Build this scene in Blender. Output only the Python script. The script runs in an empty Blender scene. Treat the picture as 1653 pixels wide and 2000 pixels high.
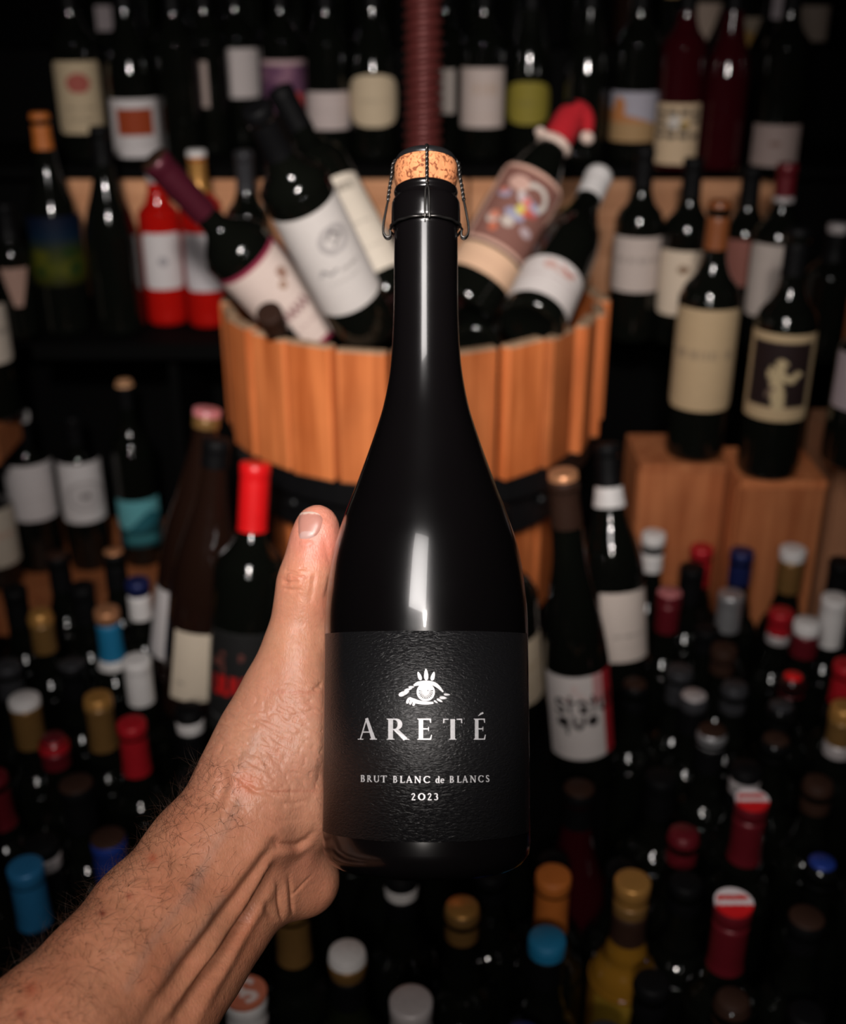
import bpy, bmesh, math, random
import numpy as np
from mathutils import Vector, Matrix
random.seed(7); np.random.seed(7)
PI = math.pi
C = bpy.context.scene.collection
# ------------------------------------------------------------------ camera
FPX, PITCH, CAMZ = 2250.0, math.radians(25), 1.6
CX, CY = 826.5, 1000.0
cam_d = bpy.data.cameras.new('camera')
cam = bpy.data.objects.new('camera', cam_d); C.objects.link(cam)
cam.location = (0, 0, CAMZ); cam.rotation_euler = (PI/2 - PITCH, 0, 0)
cam_d.sensor_fit = 'HORIZONTAL'; cam_d.sensor_width = 24; cam_d.lens = FPX/1653*24
cam_d.clip_start = 0.01; cam_d.clip_end = 20
cam_d.dof.use_dof = True; cam_d.dof.focus_distance = 0.505; cam_d.dof.aperture_fstop = 5.2
bpy.context.scene.camera = cam
# ------------------------------------------------------------------ world, lights, exposure
w = bpy.data.worlds.new('world'); bpy.context.scene.world = w; w.use_nodes = True
w.node_tree.nodes['Background'].inputs[0].default_value = (0.9, 0.8, 0.75, 1)
w.node_tree.nodes['Background'].inputs[1].default_value = 0.0003
def spot(name, loc, aim, energy, size, blend, radius, col):
    d = bpy.data.lights.new(name, 'SPOT'); o = bpy.data.objects.new(name, d); C.objects.link(o)
    o.location = loc; o.rotation_euler = (Vector(aim)-Vector(loc)).to_track_quat('-Z', 'Y').to_euler()
    d.energy = energy; d.spot_size = math.radians(size); d.spot_blend = blend; d.shadow_soft_size = radius; d.color = col
    return o
spot('flash_head', (-0.03, -0.45, CAMZ+0.48), (-0.12, 1.5, 1.36), 122, 42, 1.0, 0.05, (1.0, 0.93, 0.88))
spot('low_fill_spot', (-0.06, -0.45, CAMZ+0.22), (0.14, 1.0, 0.90), 18, 60, 1.0, 0.05, (1.0, 0.92, 0.86))  # added fill spot, brightens the low bottles; not part of the flash
sd = bpy.data.lights.new('streak_fill_strip', 'AREA'); so = bpy.data.objects.new('streak_fill_strip', sd); C.objects.link(so)  # added strip lamp, shaped to streak the held bottle and fill the hand
sd.shape = 'RECTANGLE'; sd.size = .21; sd.size_y = .40; sd.energy = 1.95; sd.spread = math.radians(94); sd.color = (1.0, .95, .92)
so.location = (-.085, .05, CAMZ+.33); so.rotation_euler = (Vector((.04, .56, 1.60))-so.location).to_track_quat('-Z', 'Y').to_euler()
vs = bpy.context.scene.view_settings
bpy.context.scene.display_settings.display_device = 'sRGB'
vs.view_transform = 'Standard'; vs.look = 'None'; vs.gamma = 1; vs.exposure = 0.0; vs.use_curve_mapping = False

# ------------------------------------------------------------------ pixel <-> space
cp, sp = math.cos(PITCH), math.sin(PITCH)
def c2w(p): return Vector((p[0], p[2]*cp + p[1]*sp, CAMZ - p[2]*sp + p[1]*cp))
def c2w_np(P):
    return np.stack([P[:, 0], P[:, 2]*cp + P[:, 1]*sp, CAMZ - P[:, 2]*sp + P[:, 1]*cp], 1)
def cc(u, v, z): return np.array([(u-CX)/FPX*z, -(v-CY)/FPX*z, z])
def ray(u, v): return c2w(cc(u, v, 1.0)) - Vector((0, 0, CAMZ))
def at_z(u, v, z):
    d = ray(u, v); t = (z-CAMZ)/d.z; return Vector((d.x*t, d.y*t, z))
def at_y(u, v, y):
    d = ray(u, v); t = y/d.y; return Vector((d.x*t, y, CAMZ + d.z*t))
def ray_len(u, v, B, H, far):
    d = ray(u, v).normalized(); o = Vector((0, 0, CAMZ)) - B
    b = o.dot(d); c = o.dot(o) - H*H; q = b*b - c
    q = math.sqrt(q) if q > 0 else 0.0
    return Vector((0, 0, CAMZ)) + d*(-b + (q if far else -q))
def zrow(v, y): return CAMZ - y*math.tan(PITCH + math.atan((v-CY)/FPX))

# ------------------------------------------------------------------ materials
def nmat(name):
    m = bpy.data.materials.new(name); m.use_nodes = True
    return m, m.node_tree, m.node_tree.nodes['Principled BSDF']
_mc = {}
def plain(name, col, rough=0.5, metal=0.0, bump=0.0, bscale=200, coat=0.0, spec=0.5):
    key = (name, tuple(col), rough, metal)
    if key in _mc: return _mc[key]
    m, t, b = nmat(name)
    b.inputs['Base Color'].default_value = (*col, 1); b.inputs['Roughness'].default_value = rough
    b.inputs['Metallic'].default_value = metal; b.inputs['Coat Weight'].default_value = coat
    b.inputs['Coat Roughness'].default_value = 0.05; b.inputs['Specular IOR Level'].default_value = spec
    tc = t.nodes.new('ShaderNodeTexCoord')
    n = t.nodes.new('ShaderNodeTexNoise'); n.inputs['Scale'].default_value = bscale; n.inputs['Detail'].default_value = 4
    t.links.new(tc.outputs['Object'], n.inputs['Vector'])
    mx = t.nodes.new('ShaderNodeMix'); mx.data_type = 'RGBA'; mx.blend_type = 'MULTIPLY'
    mr = t.nodes.new('ShaderNodeMapRange'); mr.inputs['To Min'].default_value = 0.8; mr.inputs['To Max'].default_value = 1.15
    t.links.new(n.outputs['Fac'], mr.inputs['Value'])
    mx.inputs[0].default_value = 1; mx.inputs[6].default_value = (*col, 1); t.links.new(mr.outputs[0], mx.inputs[7])
    t.links.new(mx.outputs[2], b.inputs['Base Color'])
    if bump > 0:
        bp = t.nodes.new('ShaderNodeBump'); bp.inputs['Strength'].default_value = bump; bp.inputs['Distance'].default_value = 0.001
        t.links.new(n.outputs['Fac'], bp.inputs['Height']); t.links.new(bp.outputs[0], b.inputs['Normal'])
    _mc[key] = m; return m
def wood(name, c1, c2, rough=0.6, axis='Z', scale=1.0):
    m, t, b = nmat(name)
    tc = t.nodes.new('ShaderNodeTexCoord'); oi = t.nodes.new('ShaderNodeObjectInfo')
    mp = t.nodes.new('ShaderNodeMapping')
    s = {'Z': (28, 28, 1.6), 'X': (1.6, 28, 28)}[axis]
    mp.inputs['Scale'].default_value = tuple(q*scale for q in s)
    ad = t.nodes.new('ShaderNodeVectorMath'); ad.operation = 'ADD'
    ml = t.nodes.new('ShaderNodeMath'); ml.operation = 'MULTIPLY'; ml.inputs[1].default_value = 37
    t.links.new(oi.outputs['Random'], ml.inputs[0]); t.links.new(tc.outputs['Object'], ad.inputs[0]); t.links.new(ml.outputs[0], ad.inputs[1])
    t.links.new(ad.outputs[0], mp.inputs['Vector'])
    n = t.nodes.new('ShaderNodeTexNoise'); n.inputs['Scale'].default_value = 2.2; n.inputs['Detail'].default_value = 6; n.inputs['Distortion'].default_value = 0.7
    t.links.new(mp.outputs[0], n.inputs['Vector'])
    n2 = t.nodes.new('ShaderNodeTexNoise'); n2.inputs['Scale'].default_value = 14; n2.inputs['Detail'].default_value = 3
    t.links.new(ad.outputs[0], n2.inputs['Vector'])
    cr = t.nodes.new('ShaderNodeValToRGB'); cr.color_ramp.elements[0].position = 0.3; cr.color_ramp.elements[1].position = 0.68
    cr.color_ramp.elements[0].color = (*c1, 1); cr.color_ramp.elements[1].color = (*c2, 1)
    t.links.new(n.outputs['Fac'], cr.inputs[0])
    sm = t.nodes.new('ShaderNodeMath'); sm.operation = 'ADD'
    t.links.new(oi.outputs['Random'], sm.inputs[0]); t.links.new(n2.outputs['Fac'], sm.inputs[1])
    mr = t.nodes.new('ShaderNodeMapRange'); mr.inputs['From Max'].default_value = 2; mr.inputs['To Min'].default_value = 0.45; mr.inputs['To Max'].default_value = 1.35
    t.links.new(sm.outputs[0], mr.inputs['Value'])
    mx = t.nodes.new('ShaderNodeMix'); mx.data_type = 'RGBA'; mx.blend_type = 'MULTIPLY'; mx.inputs[0].default_value = 1
    t.links.new(cr.outputs[0], mx.inputs[6]); t.links.new(mr.outputs[0], mx.inputs[7])
    t.links.new(mx.outputs[2], b.inputs['Base Color']); b.inputs['Roughness'].default_value = rough
    b.inputs['Specular IOR Level'].default_value = 0.25
    bp = t.nodes.new('ShaderNodeBump'); bp.inputs['Strength'].default_value = 0.5; bp.inputs['Distance'].default_value = 0.001
    t.links.new(n.outputs['Fac'], bp.inputs['Height']); t.links.new(bp.outputs[0], b.inputs['Normal'])
    return m
def attr_mat(name, rough=0.6, sss=0.0):
    m, t, b = nmat(name); a = t.nodes.new('ShaderNodeVertexColor'); a.layer_name = 'Col'
    t.links.new(a.outputs[0], b.inputs['Base Color']); b.inputs['Roughness'].default_value = rough; b.inputs['Specular IOR Level'].default_value = .5 if name == 'nail' else .15
    return m
def glass(name, col, rough=0.04, trans=0.0, spec=0.6):
    m, t, b = nmat(name)
    b.inputs['Base Color'].default_value = (*col, 1); b.inputs['Roughness'].default_value = rough
    b.inputs['Transmission Weight'].default_value = trans; b.inputs['IOR'].default_value = 1.5
    b.inputs['Specular IOR Level'].default_value = spec
    tc = t.nodes.new('ShaderNodeTexCoord'); n = t.nodes.new('ShaderNodeTexNoise'); n.inputs['Scale'].default_value = 60
    t.links.new(tc.outputs['Object'], n.inputs['Vector'])
    mr = t.nodes.new('ShaderNodeMapRange'); mr.inputs['To Min'].default_value = rough*0.7; mr.inputs['To Max'].default_value = rough*1.5
    t.links.new(n.outputs['Fac'], mr.inputs['Value']); t.links.new(mr.outputs[0], b.inputs['Roughness'])
    return m
M = {}
M['dark'] = glass('dark_glass', (0.0035, 0.004, 0.003), 0.06)
M['brown'] = glass('brown_glass', (0.014, 0.006, 0.004), 0.12)
M['green'] = glass('olive_glass', (0.010, 0.012, 0.005), 0.07)
M['winered'] = glass('dark_red_glass', (0.030, 0.002, 0.004), 0.07)
M['rose'] = glass('rose_glass', (0.50, 0.008, 0.005), 0.06, 0.15)
M['amber'] = glass('amber_glass', (0.30, 0.14, 0.015), 0.08, 0.2)
M['label'] = attr_mat('label_paper', 0.62)
M['black'] = plain('black_paint', (0.0016, 0.0016, 0.0016), 0.75, spec=0.06)
M['iron'] = plain('black_iron', (0.008, 0.008, 0.009), 0.42, 0.3, 0.3)
M['wood'] = wood('pine_wood', (0.42, 0.12, 0.04), (0.62, 0.22, 0.085))
M['stave'] = wood('stave_wood', (0.44, 0.10, 0.022), (0.78, 0.235, 0.072))
M['endgrain'] = wood('stave_end_grain', (0.32, 0.2, 0.12), (0.5, 0.32, 0.2))
M['pale'] = wood('pale_crate_wood', (0.36, 0.15, 0.075), (0.50, 0.24, 0.13))
M['riser'] = wood('riser_wood', (0.56, 0.25, 0.12), (0.76, 0.38, 0.20), axis='X')
M['screw'] = plain('rusty_red_screw', (0.11, 0.022, 0.020), 0.42, 0.35, 0.5, 300)
M['cork'] = plain('cork', (0.75, 0.35, 0.16), 0.8, 0, 0.5, 400)

# ------------------------------------------------------------------ mesh helpers
def mesh(name, verts, faces, mat, smooth=True):
    me = bpy.data.meshes.new(name); me.from_pydata([tuple(v) for v in verts], [], faces); me.update()
    if smooth: me.polygons.foreach_set('use_smooth', [True]*len(me.polygons))
    me.materials.append(mat); return me
def link(name, me, parent=None, loc=None):
    o = bpy.data.objects.new(name, me); C.objects.link(o)
    if parent is not None: o.parent = parent
    if loc is not None: o.location = loc
    return o
def thing(name, label, cat, mat=None, loc=(0, 0, 0), group=None):
    o = bpy.data.objects.new(name, None); C.objects.link(o); o.empty_display_size = 0.03
    if mat is not None: o.matrix_world = mat
    else: o.location = loc
    o['label'] = label; o['category'] = cat
    if group: o['group'] = group
    return o
def struct(name, me, loc=None):
    o = link(name, me, None, loc); o['kind'] = 'structure'; return o
def catmull(pts, n=4):
    out = []
    P = [pts[0]] + list(pts) + [pts[-1]]
    for i in range(1, len(P)-2):
        p0, p1, p2, p3 = [np.array(P[j], float) for j in (i-1, i, i+1, i+2)]
        for k in range(n):
            t = k/n
            out.append(0.5*((2*p1)+(-p0+p2)*t+(2*p0-5*p1+4*p2-p3)*t*t+(-p0+3*p1-3*p2+p3)*t**3))
    out.append(np.array(P[-2], float)); return out
def lathe_data(prof, seg=28, cap0=True, cap1=True):
    V, F = [], []
    for r, z in prof:
        for i in range(seg):
            a = 2*PI*i/seg; V.append((r*math.sin(a), -r*math.cos(a), z))
    for j in range(len(prof)-1):
        for i in range(seg):
            a, b = j*seg+i, j*seg+(i+1) % seg
            F.append((a, b, b+seg, a+seg))
    if cap0: F.append(tuple(reversed(range(seg))))
    if cap1: F.append(tuple(range((len(prof)-1)*seg, len(prof)*seg)))
    return V, F
def lathe(name, prof, mat, seg=28, cap0=True, cap1=True):
    V, F = lathe_data(prof, seg, cap0, cap1); return mesh(name, V, F, mat)
def box_data(x0, x1, y0, y1, z0, z1, bev=0.0):
    bm = bmesh.new(); bmesh.ops.create_cube(bm, size=1)
    for v in bm.verts: v.co = Vector(((x0+x1)/2+v.co.x*(x1-x0), (y0+y1)/2+v.co.y*(y1-y0), (z0+z1)/2+v.co.z*(z1-z0)))
    if bev: bmesh.ops.bevel(bm, geom=bm.edges[:], offset=bev, segments=1, affect='EDGES')
    return bm
def box(name, x0, x1, y0, y1, z0, z1, mat, bev=0.0):
    bm = box_data(x0, x1, y0, y1, z0, z1, bev); me = bpy.data.meshes.new(name); bm.to_mesh(me); bm.free(); me.materials.append(mat); return me
def prism(name, poly, z0, z1, mat):
    n = len(poly); V = [(x, y, z0) for x, y in poly] + [(x, y, z1) for x, y in poly]
    F = [tuple(range(n-1, -1, -1)), tuple(range(n, 2*n))] + [(i, (i+1) % n, n+(i+1) % n, n+i) for i in range(n)]
    return mesh(name, V, F, mat, False)
def tube_data(pts, rad, seg=8, cap=True):
    pts = [Vector(p) for p in pts]; n = len(pts)
    rads = rad if hasattr(rad, '__len__') else [rad]*n
    V, F = [], []; up = None
    for i in range(n):
        t = (pts[min(i+1, n-1)] - pts[max(i-1, 0)]).normalized()
        if up is None: up = t.orthogonal().normalized()
        up = (up - t*up.dot(t)).normalized(); s = t.cross(up)
        for k in range(seg):
            a = 2*PI*k/seg; V.append(pts[i] + (up*math.cos(a)+s*math.sin(a))*rads[i])
    for i in range(n-1):
        for k in range(seg):
            a, b = i*seg+k, i*seg+(k+1) % seg; F.append((a, b, b+seg, a+seg))
    if cap: F.append(tuple(reversed(range(seg)))); F.append(tuple(range((n-1)*seg, n*seg)))
    return V, F
def merge(parts):
    V, F = [], []
    for v, f in parts:
        o = len(V); V += list(v); F += [tuple(i+o for i in q) for q in f]
    return V, F
def set_col(me, cols):
    a = me.color_attributes.new('Col', 'FLOAT_COLOR', 'POINT')
    arr = np.ones((len(me.vertices), 4), np.float32); arr[:, :3] = cols; a.data.foreach_set('color', arr.ravel())
# ------------------------------------------------------------------ the setting
struct('floor', box('floor', -2.2, 2.2, -2.6, 3.0, -0.05, 0, M['black']))
struct('ceiling', box('ceiling', -2.2, 2.2, -2.6, 3.0, 2.9, 2.95, M['black']))
struct('wall_back', box('wall_back', -2.2, 2.2, 3.0, 3.05, 0, 2.9, M['black']))
struct('wall_left', box('wall_left', -2.25, -2.2, -2.6, 3.0, 0, 2.9, M['black']))
struct('wall_right', box('wall_right', 2.2, 2.25, -2.6, 3.0, 0, 2.9, M['black']))
struct('wall_rear', box('wall_rear', -2.2, 2.2, -2.65, -2.6, 0, 2.9, M['black']))
def solid(name, label, cat, me):
    o = link(name, me); o['label'] = label; o['category'] = cat; return o
solid('display_table', 'low black table carrying the crowd of bottles in the foreground', 'table', box('display_table', -1.0, 1.0, 0.42, 1.66, 0, 0.60, M['black'], 0.004))
solid('press_plinth', 'black plinth under the wine press and the bottles around it', 'plinth',
      prism('press_plinth', [(-.325, 1.655), (-.325, 1.15), (-.285, 1.09), (.10, 1.09), (.10, 1.0), (.20, 1.0), (.20, 1.21), (.268, 1.21), (.268, 1.655)], 0.60, 0.80, M['black']))
# back shelves: left low wooden shelf, the two-level stepped unit
unit = thing('shelf_unit', 'black stepped shelf unit behind the press with a wooden riser between two levels', 'shelf', loc=(0, 2.3, 0))
def part(parent, name, me):
    o = link(name, me, parent); o.matrix_parent_inverse = Matrix.Translation(parent.location).inverted(); return o
part(unit, 'back_block', box('back_block', -1.3, 1.3, 2.09, 2.6, 0.0, 1.28, M['black']))
part(unit, 'shelf_board', box('shelf_board', -1.3, -0.622, 1.832, 2.09, 1.045, 1.07, M['black'], 0.002))
part(unit, 'shelf_board', box('shelf_board', -0.62, -0.16, 1.76, 2.09, 1.045, 1.07, M['black'], 0.002))
part(unit, 'shelf_board', box('shelf_board', 0.36, 1.3, 1.84, 2.09, 1.045, 1.07, M['black'], 0.002))
part(unit, 'shelf_board', box('shelf_board', -1.3, 1.3, 2.05, 2.6, 1.28, 1.30, M['black'], 0.002))
part(unit, 'upper_step', box('upper_step', -1.3, 1.3, 2.38, 2.6, 1.30, 1.47, M['black'], 0.002))
xs = [-.635, -.40, -.17, .08, .30, .478, .652]
for i in range(6):
    me = box('plank', xs[i]+.002, xs[i+1]-.002, 2.062, 2.088, 1.072, 1.278, M['riser'], 0.002)
    part(unit, 'plank', me)
low = thing('low_shelf', 'low shelf with raw wooden board at the left carrying white-labelled bottles', 'shelf', loc=(-.8, 1.9, 0.6))
part(low, 'top_board', box('top_board', -1.3, -.42, 1.70, 2.08, 0.595, 0.62, M['wood'], 0.003))
part(low, 'front_board', box('front_board', -1.3, -.42, 1.685, 1.70, 0.42, 0.62, M['wood'], 0.002))
part(low, 'side_block', box('side_block', -1.3, -.44, 1.72, 2.06, 0.0, 0.594, M['black'], 0.002))
part(unit, 'divider', box('divider', -.415, -.40, 1.80, 2.085, .0, 1.044, M['black']))

# wooden boxes that hold up the big bottles at the right, and one at the left
def wine_box(x0, x1, y0, y1, z0, z1, label, mat, grp=None):
    t = thing('wine_box', label, 'box', loc=((x0+x1)/2, (y0+y1)/2, z0), group=grp)
    part(t, 'body', box('body', x0+.004, x1-.004, y0+.008, y1, z0, z1-.012, M['black']))
    xm = (x0*0.5+x1*0.5)
    part(t, 'front_panel', box('front_panel', x0, x1, y0, y0+.009, z0, z1-.011, mat, .0015))
    part(t, 'side_panel', box('side_panel', x0-.001, x0+.007, y0+.010, y1, z0, z1-.011, mat, .001))
    part(t, 'side_panel', box('side_panel', x1-.007, x1+.001, y0+.010, y1, z0, z1-.011, mat, .001))
    part(t, 'top_panel', box('top_panel', x0-.001, x1+.001, y0-.001, y1, z1-.011, z1, mat, .0015))
    return t
ZB = 1.6-1.46*math.tan(PITCH+math.atan((878-CY)/FPX))
bx = [(.288, .402, 1.405, 1.52, ZB, 'wood', 'tall upright wooden wine box under the plain cream-labelled bottle at right'),
      (.408, .518, 1.352, 1.47, ZB, 'wood', 'upright wooden wine box under the bottle with the framed figure label'),
      (.534, .68, 1.36, 1.50, ZB+.045, 'pale', 'pale wooden wine box at the right edge, in shadow')]
for x0, x1, y0, y1, z1, mt, lb in bx:
    wine_box(x0, x1, y0, y1, .60, z1, lb, M[mt])
wine_box(-.95, -.682, 1.705, 1.83, .885, .945, 'flat wooden box at the left edge with a bottle standing on it', M['wood'])
solid('black_post', 'black post under the flat wooden box at the left edge', 'post', box('black_post', -.95, -.80, 1.72, 1.82, .621, .884, M['black'], .002))
solid('wooden_post', 'narrow brown wooden post at the far right edge above the boxes', 'post', box('wooden_post', .60, .66, 1.56, 1.60, .60, 1.24, M['wood'], .003))
solid('side_block', 'black block behind the table at the right edge', 'block', box('side_block', .56, 1.0, 1.55, 1.66, 0.60, 0.9, M['black'])) if False else None

# ------------------------------------------------------------------ the wine press
PX, PY = -0.012, 1.50
press = thing('basket_press', 'old wine press with a round slatted wooden basket full of bottles', 'wine press', loc=(PX, PY, .80))
RB, ZT = 0.235, 1.216
ZBOT = ZT-.168
def stave_mesh(name, wdt, th, z0, z1, mat):
    bm = box_data(-wdt/2, wdt/2, -th, 0, z0, z1, .0025)
    for v in bm.verts:
        v.co.y += -0.10*wdt*(1-(2*v.co.x/wdt)**2)*0
    me = bpy.data.meshes.new(name); bm.to_mesh(me); bm.free(); me.materials.append(mat); me.materials.append(M['endgrain'])
    for p in me.polygons:
        if abs(p.normal.z) > .7: p.material_index = 1
    return me
sm = [stave_mesh('stave', .0583, .017, 0, ZT-ZBOT, M['stave']), stave_mesh('stave', .0600, .015, 0, ZT-ZBOT-.002, M['stave'])]
rs = random.Random(3)
for k in range(24):
    a = math.radians(15*k + 1.2)      # 0 = towards the camera
    o = link('stave', sm[k % 2], press)
    r = RB + rs.uniform(-.0015, .0015)
    o.location = (r*math.sin(a), -r*math.cos(a), ZBOT-.80)
    aa = (a+PI) % (2*PI)-PI
    tw = (.17 if aa > .1 else .03) + rs.uniform(-.02, .02)
    o.rotation_euler = (0, 0, a+tw)
def ring(name, r0, r1, z0, z1, mat, seg=64):
    prof = [(r0, z0), (r1, z0), (r1, z1), (r0, z1), (r0, z0)]
    V, F = lathe_data(prof, seg, False, False); return mesh(name, V, F, mat, False)
link('inner_hoop', ring('inner_hoop', RB-.022, RB-.0185, .30, .33, M['iron']), press)
link('press_tray', ring('press_tray', .02, .244, .215, .246, M['iron']), press)
link('tray_rim', ring('tray_rim', .19, .222, .155, .216, M['iron']), press)
for k in range(20):
    a = math.radians(18*k+9)
    o = link('lower_stave', stave_mesh('lower_stave', .056, .014, 0, .16, M['stave']) if k == 0 else bpy.data.objects['lower_stave'].data, press)
    o.location = (.188*math.sin(a), -.188*math.cos(a), 0.0); o.rotation_euler = (0, 0, a)
bolt = lathe('bolt', [(.0085, 0), (.0085, .006), (.006, .009), (.001, .0105)], M['iron'], 12, True, False)
for k in range(12):
    a = math.radians(30*k-43)
    o = link('bolt', bolt, press); o.location = (.2215*math.sin(a), -.2215*math.cos(a), .19); o.rotation_euler = (PI/2, 0, a)
# threaded spindle
rows, seg, pitch = 620, 40, .0125
zz = np.linspace(0, 1.0, rows); V = []; F = []
for j in range(rows):
    for i in range(seg):
        a = 2*PI*i/seg; ph = (zz[j]/pitch - i/seg) % 1.0
        prof = min(1.0, max(0.0, 1.7-abs(ph-.5)*5.2)); r = .0190 + .0052*prof
        V.append((r*math.sin(a), -r*math.cos(a), zz[j]+.24))
for j in range(rows-1):
    for i in range(seg):
        a, b = j*seg+i, j*seg+(i+1) % seg; F.append((a, b, b+seg, a+seg))
F.append(tuple(range((rows-1)*seg, rows*seg)))
s = link('screw', mesh('screw', V, F, M['screw']), press); s['label'] = 'thick rust-red threaded screw rising from the middle of the press'
s.location = (.012, 0, 0)

# ------------------------------------------------------------------ bottles
def prof_bottle(kind, H, R):
    n = .0139
    if kind == 'longneck':
        b = [(R, .535*H), (R*.975, .565*H), (R*.88, .60*H), (R*.66, .635*H), (.0190, .665*H), (.0150, .70*H), (n, .80*H)]
    elif kind == 'tall':
        b = [(R, .66*H), (R*.975, .69*H), (R*.86, .73*H), (R*.62, .76*H), (.0185, .79*H), (.0150, .83*H), (n, .89*H)]
    elif kind == 'bordeaux':
        b = [(R, .60*H), (R*.975, .64*H), (R*.86, .685*H), (R*.62, .72*H), (.0185, .755*H), (.0150, .80*H), (n, .88*H)]
    elif kind == 'burgundy':
        b = [(R, .45*H), (R*.97, .52*H), (R*.85, .60*H), (R*.64, .68*H), (.0190, .76*H), (.0155, .84*H), (n, .90*H)]
    elif kind == 'flute':
        b = [(R, .36*H), (R*.96, .44*H), (R*.84, .54*H), (R*.66, .64*H), (R*.50, .74*H), (.0155, .85*H), (n, .92*H)]
    else:
        b = [(R, .42*H), (R*.97, .50*H), (R*.86, .60*H), (R*.66, .70*H), (.020, .79*H), (.0160, .87*H), (.0145, .92*H)]
    c = catmull([(R, .10*H)]+b, 4)
    base = [(R*.55, .006), (R*.80, .0008), (R*.93, .0015), (R*.99, .006), (R, .012)]
    return base + [tuple(p) for p in c] + [(n, .955*H), (.0150, .957*H), (.0150, .985*H), (.0140, .99*H), (.0138, H)]
_gm = {}
def glass_mesh(kind, H, R, mat):
    k = (kind, round(H, 3), round(R, 4), mat)
    if k not in _gm: _gm[k] = lathe('glass', prof_bottle(kind, H, R), M[mat])
    return _gm[k]
COL = dict(black=(.0035, .0035, .004), grey=(.045, .045, .05), silver=(.55, .55, .57), white=(.72, .69, .68), gold=(.55, .27, .07), dgold=(.22, .115, .035),
           copper=(.60, .27, .13), red=(.45, .012, .02), bright=(.80, .008, .01), maroon=(.085, .010, .022), dred=(.13, .008, .014), orange=(.50, .14, .022), rust=(.20, .06, .018),
           blue=(.02, .14, .30), cyan=(.01, .18, .36), navy=(.012, .02, .10), royal=(.02, .05, .30), pink=(.50, .16, .17), brown=(.032, .015, .010),
           amber=(.40, .18, .03), lgrey=(.42, .38, .38), teal=(.05, .3, .34), cork=(.70, .36, .18))
METAL = dict(gold=.5, dgold=.3, silver=.75, copper=.5, blue=.2, cyan=.1, navy=.3, royal=.3, grey=.3, dred=.2, maroon=.35, red=.15, lgrey=.1)
def cmat(c): return plain('foil_'+c, COL[c], .38 if c not in ('white', 'cork', 'orange', 'cyan', 'black', 'brown') else .55, METAL.get(c, 0), .15, 260, spec=.12 if c in ('black', 'brown', 'grey') else .5)
_cm = {}
def closure(root, H, segs, top=None, wide=.0152, gp=None):
    """segs: [(length, colour)], measured down from the top"""
    d = 0.0; tot = sum(s[0] for s in segs)
    gz = [p[1] for p in gp[::-1]]; gr = [p[0] for p in gp[::-1]]
    def rad(x):
        r = wide*(1.0 if x < .012 else .965); x2 = H+.0015-x
        g = np.interp(-x2, [-q for q in gz], gr) if x > .004 else 0
        return max(r, g+.0006)
    for i, (ln, c) in enumerate(segs):
        key = (round(H, 4), round(d, 4), ln, c, i == 0 and top is None, wide, round(gr[6], 5), round(gr[9], 5), round(gr[12], 5))
        if key not in _cm:
            pr = []
            n = max(2, int(ln/.006)+1)
            for q in range(n):
                x = d+ln*q/(n-1); pr.append((rad(x), H+.0015-x))
                if .0119 > x > .0065 and ln > .02: pass
            pr = pr[::-1]
            if d == 0 and ln > .015: pr = [p for p in pr if not (.010 < H+.0015-p[1] < .014)] ; pr = sorted(pr+[(wide, H-.0105), (wide*.955, H-.0125)], key=lambda p: p[1])
            if i == 0: pr += [(wide*.93, H+.0024), (wide*.8, H+.0028)]
            _cm[key] = lathe('capsule' if i == 0 else 'capsule_band', pr, cmat(c), 24, False, True)
        o = link('capsule' if i == 0 else 'capsule_band', _cm[key], root)
        if i > 0: o['label'] = c.replace('dgold', 'gold').replace('lgrey', 'pale grey').replace('bright', 'bright red').replace('dred', 'dark red')+' band of the capsule'
        d += ln
    if top:
        if isinstance(top, str):
            key = ('top', round(H, 4), top, wide)
            if key not in _cm: _cm[key] = lathe('capsule_top', [(wide*.98, H+.0012), (wide*.98, H+.0028), (wide*.9, H+.0040)], cmat(top), 24, True, True)
            link('capsule_top', _cm[key], root)
        else:
            link('capsule_top', top(H, wide), root)
def disc_print(fn):
    def f(H, wide):
        nr, na = 12, 40; V = [(0, 0, H+.0045)]; F = []
        for j in range(1, nr+1):
            for i in range(na):
                a = 2*PI*i/na; r = wide*1.0*j/nr; V.append((r*math.sin(a), -r*math.cos(a), H+.0045))
        for i in range(na): F.append((0, 1+i, 1+(i+1) % na))
        for j in range(nr-1):
            for i in range(na):
                a, b = 1+j*na+i, 1+j*na+(i+1) % na; F.append((a, a+na, b+na, b))
        e = len(V)
        for i in range(na):
            a = 2*PI*i/na; V.append((wide*math.sin(a), -wide*math.cos(a), H+.0012))
        b0 = 1+(nr-1)*na
        for i in range(na): F.append((b0+i, e+i, e+(i+1) % na, b0+(i+1) % na))
        me = mesh('capsule_top', V, F, M['label'], False)
        P = np.array(V)/wide; set_col(me, fn(P[:, 0], -P[:, 1])); return me
    return f
def swoosh(x, y):
    c = np.tile(np.array([.62, .012, .015]), (len(x), 1)); q = y*1.0+x*.35
    white = ((q < .25) & (q > -.12)) | (x*x+y*y > .78) & (q < .25); c[white] = (.75, .66, .68)
    c[(q <= -.12) & (q > -.5) & (x*x+y*y < .72)] = (.62, .03, .02); c[(q <= -.5)] = (.75, .66, .68); return c
def curl(x, y):
    c = np.tile(np.array([.55, .16, .09]), (len(x), 1))
    def st(px, py, w): c[((x-px)**2+(y-py)**2) < w*w] = (.75, .62, .58)
    for t in np.linspace(-2.4, 1.6, 40): st(.1+.32*math.cos(t)*1.1, .32+.22*math.sin(t), .13)
    for t in np.linspace(0, 1, 20): st(.38-.6*t, .2-.3*t, .13)
    for t in np.linspace(2.4, 6.0, 30): st(.0+.32*math.cos(t), -.42+.26*math.sin(t), .13)
    return c

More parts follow.
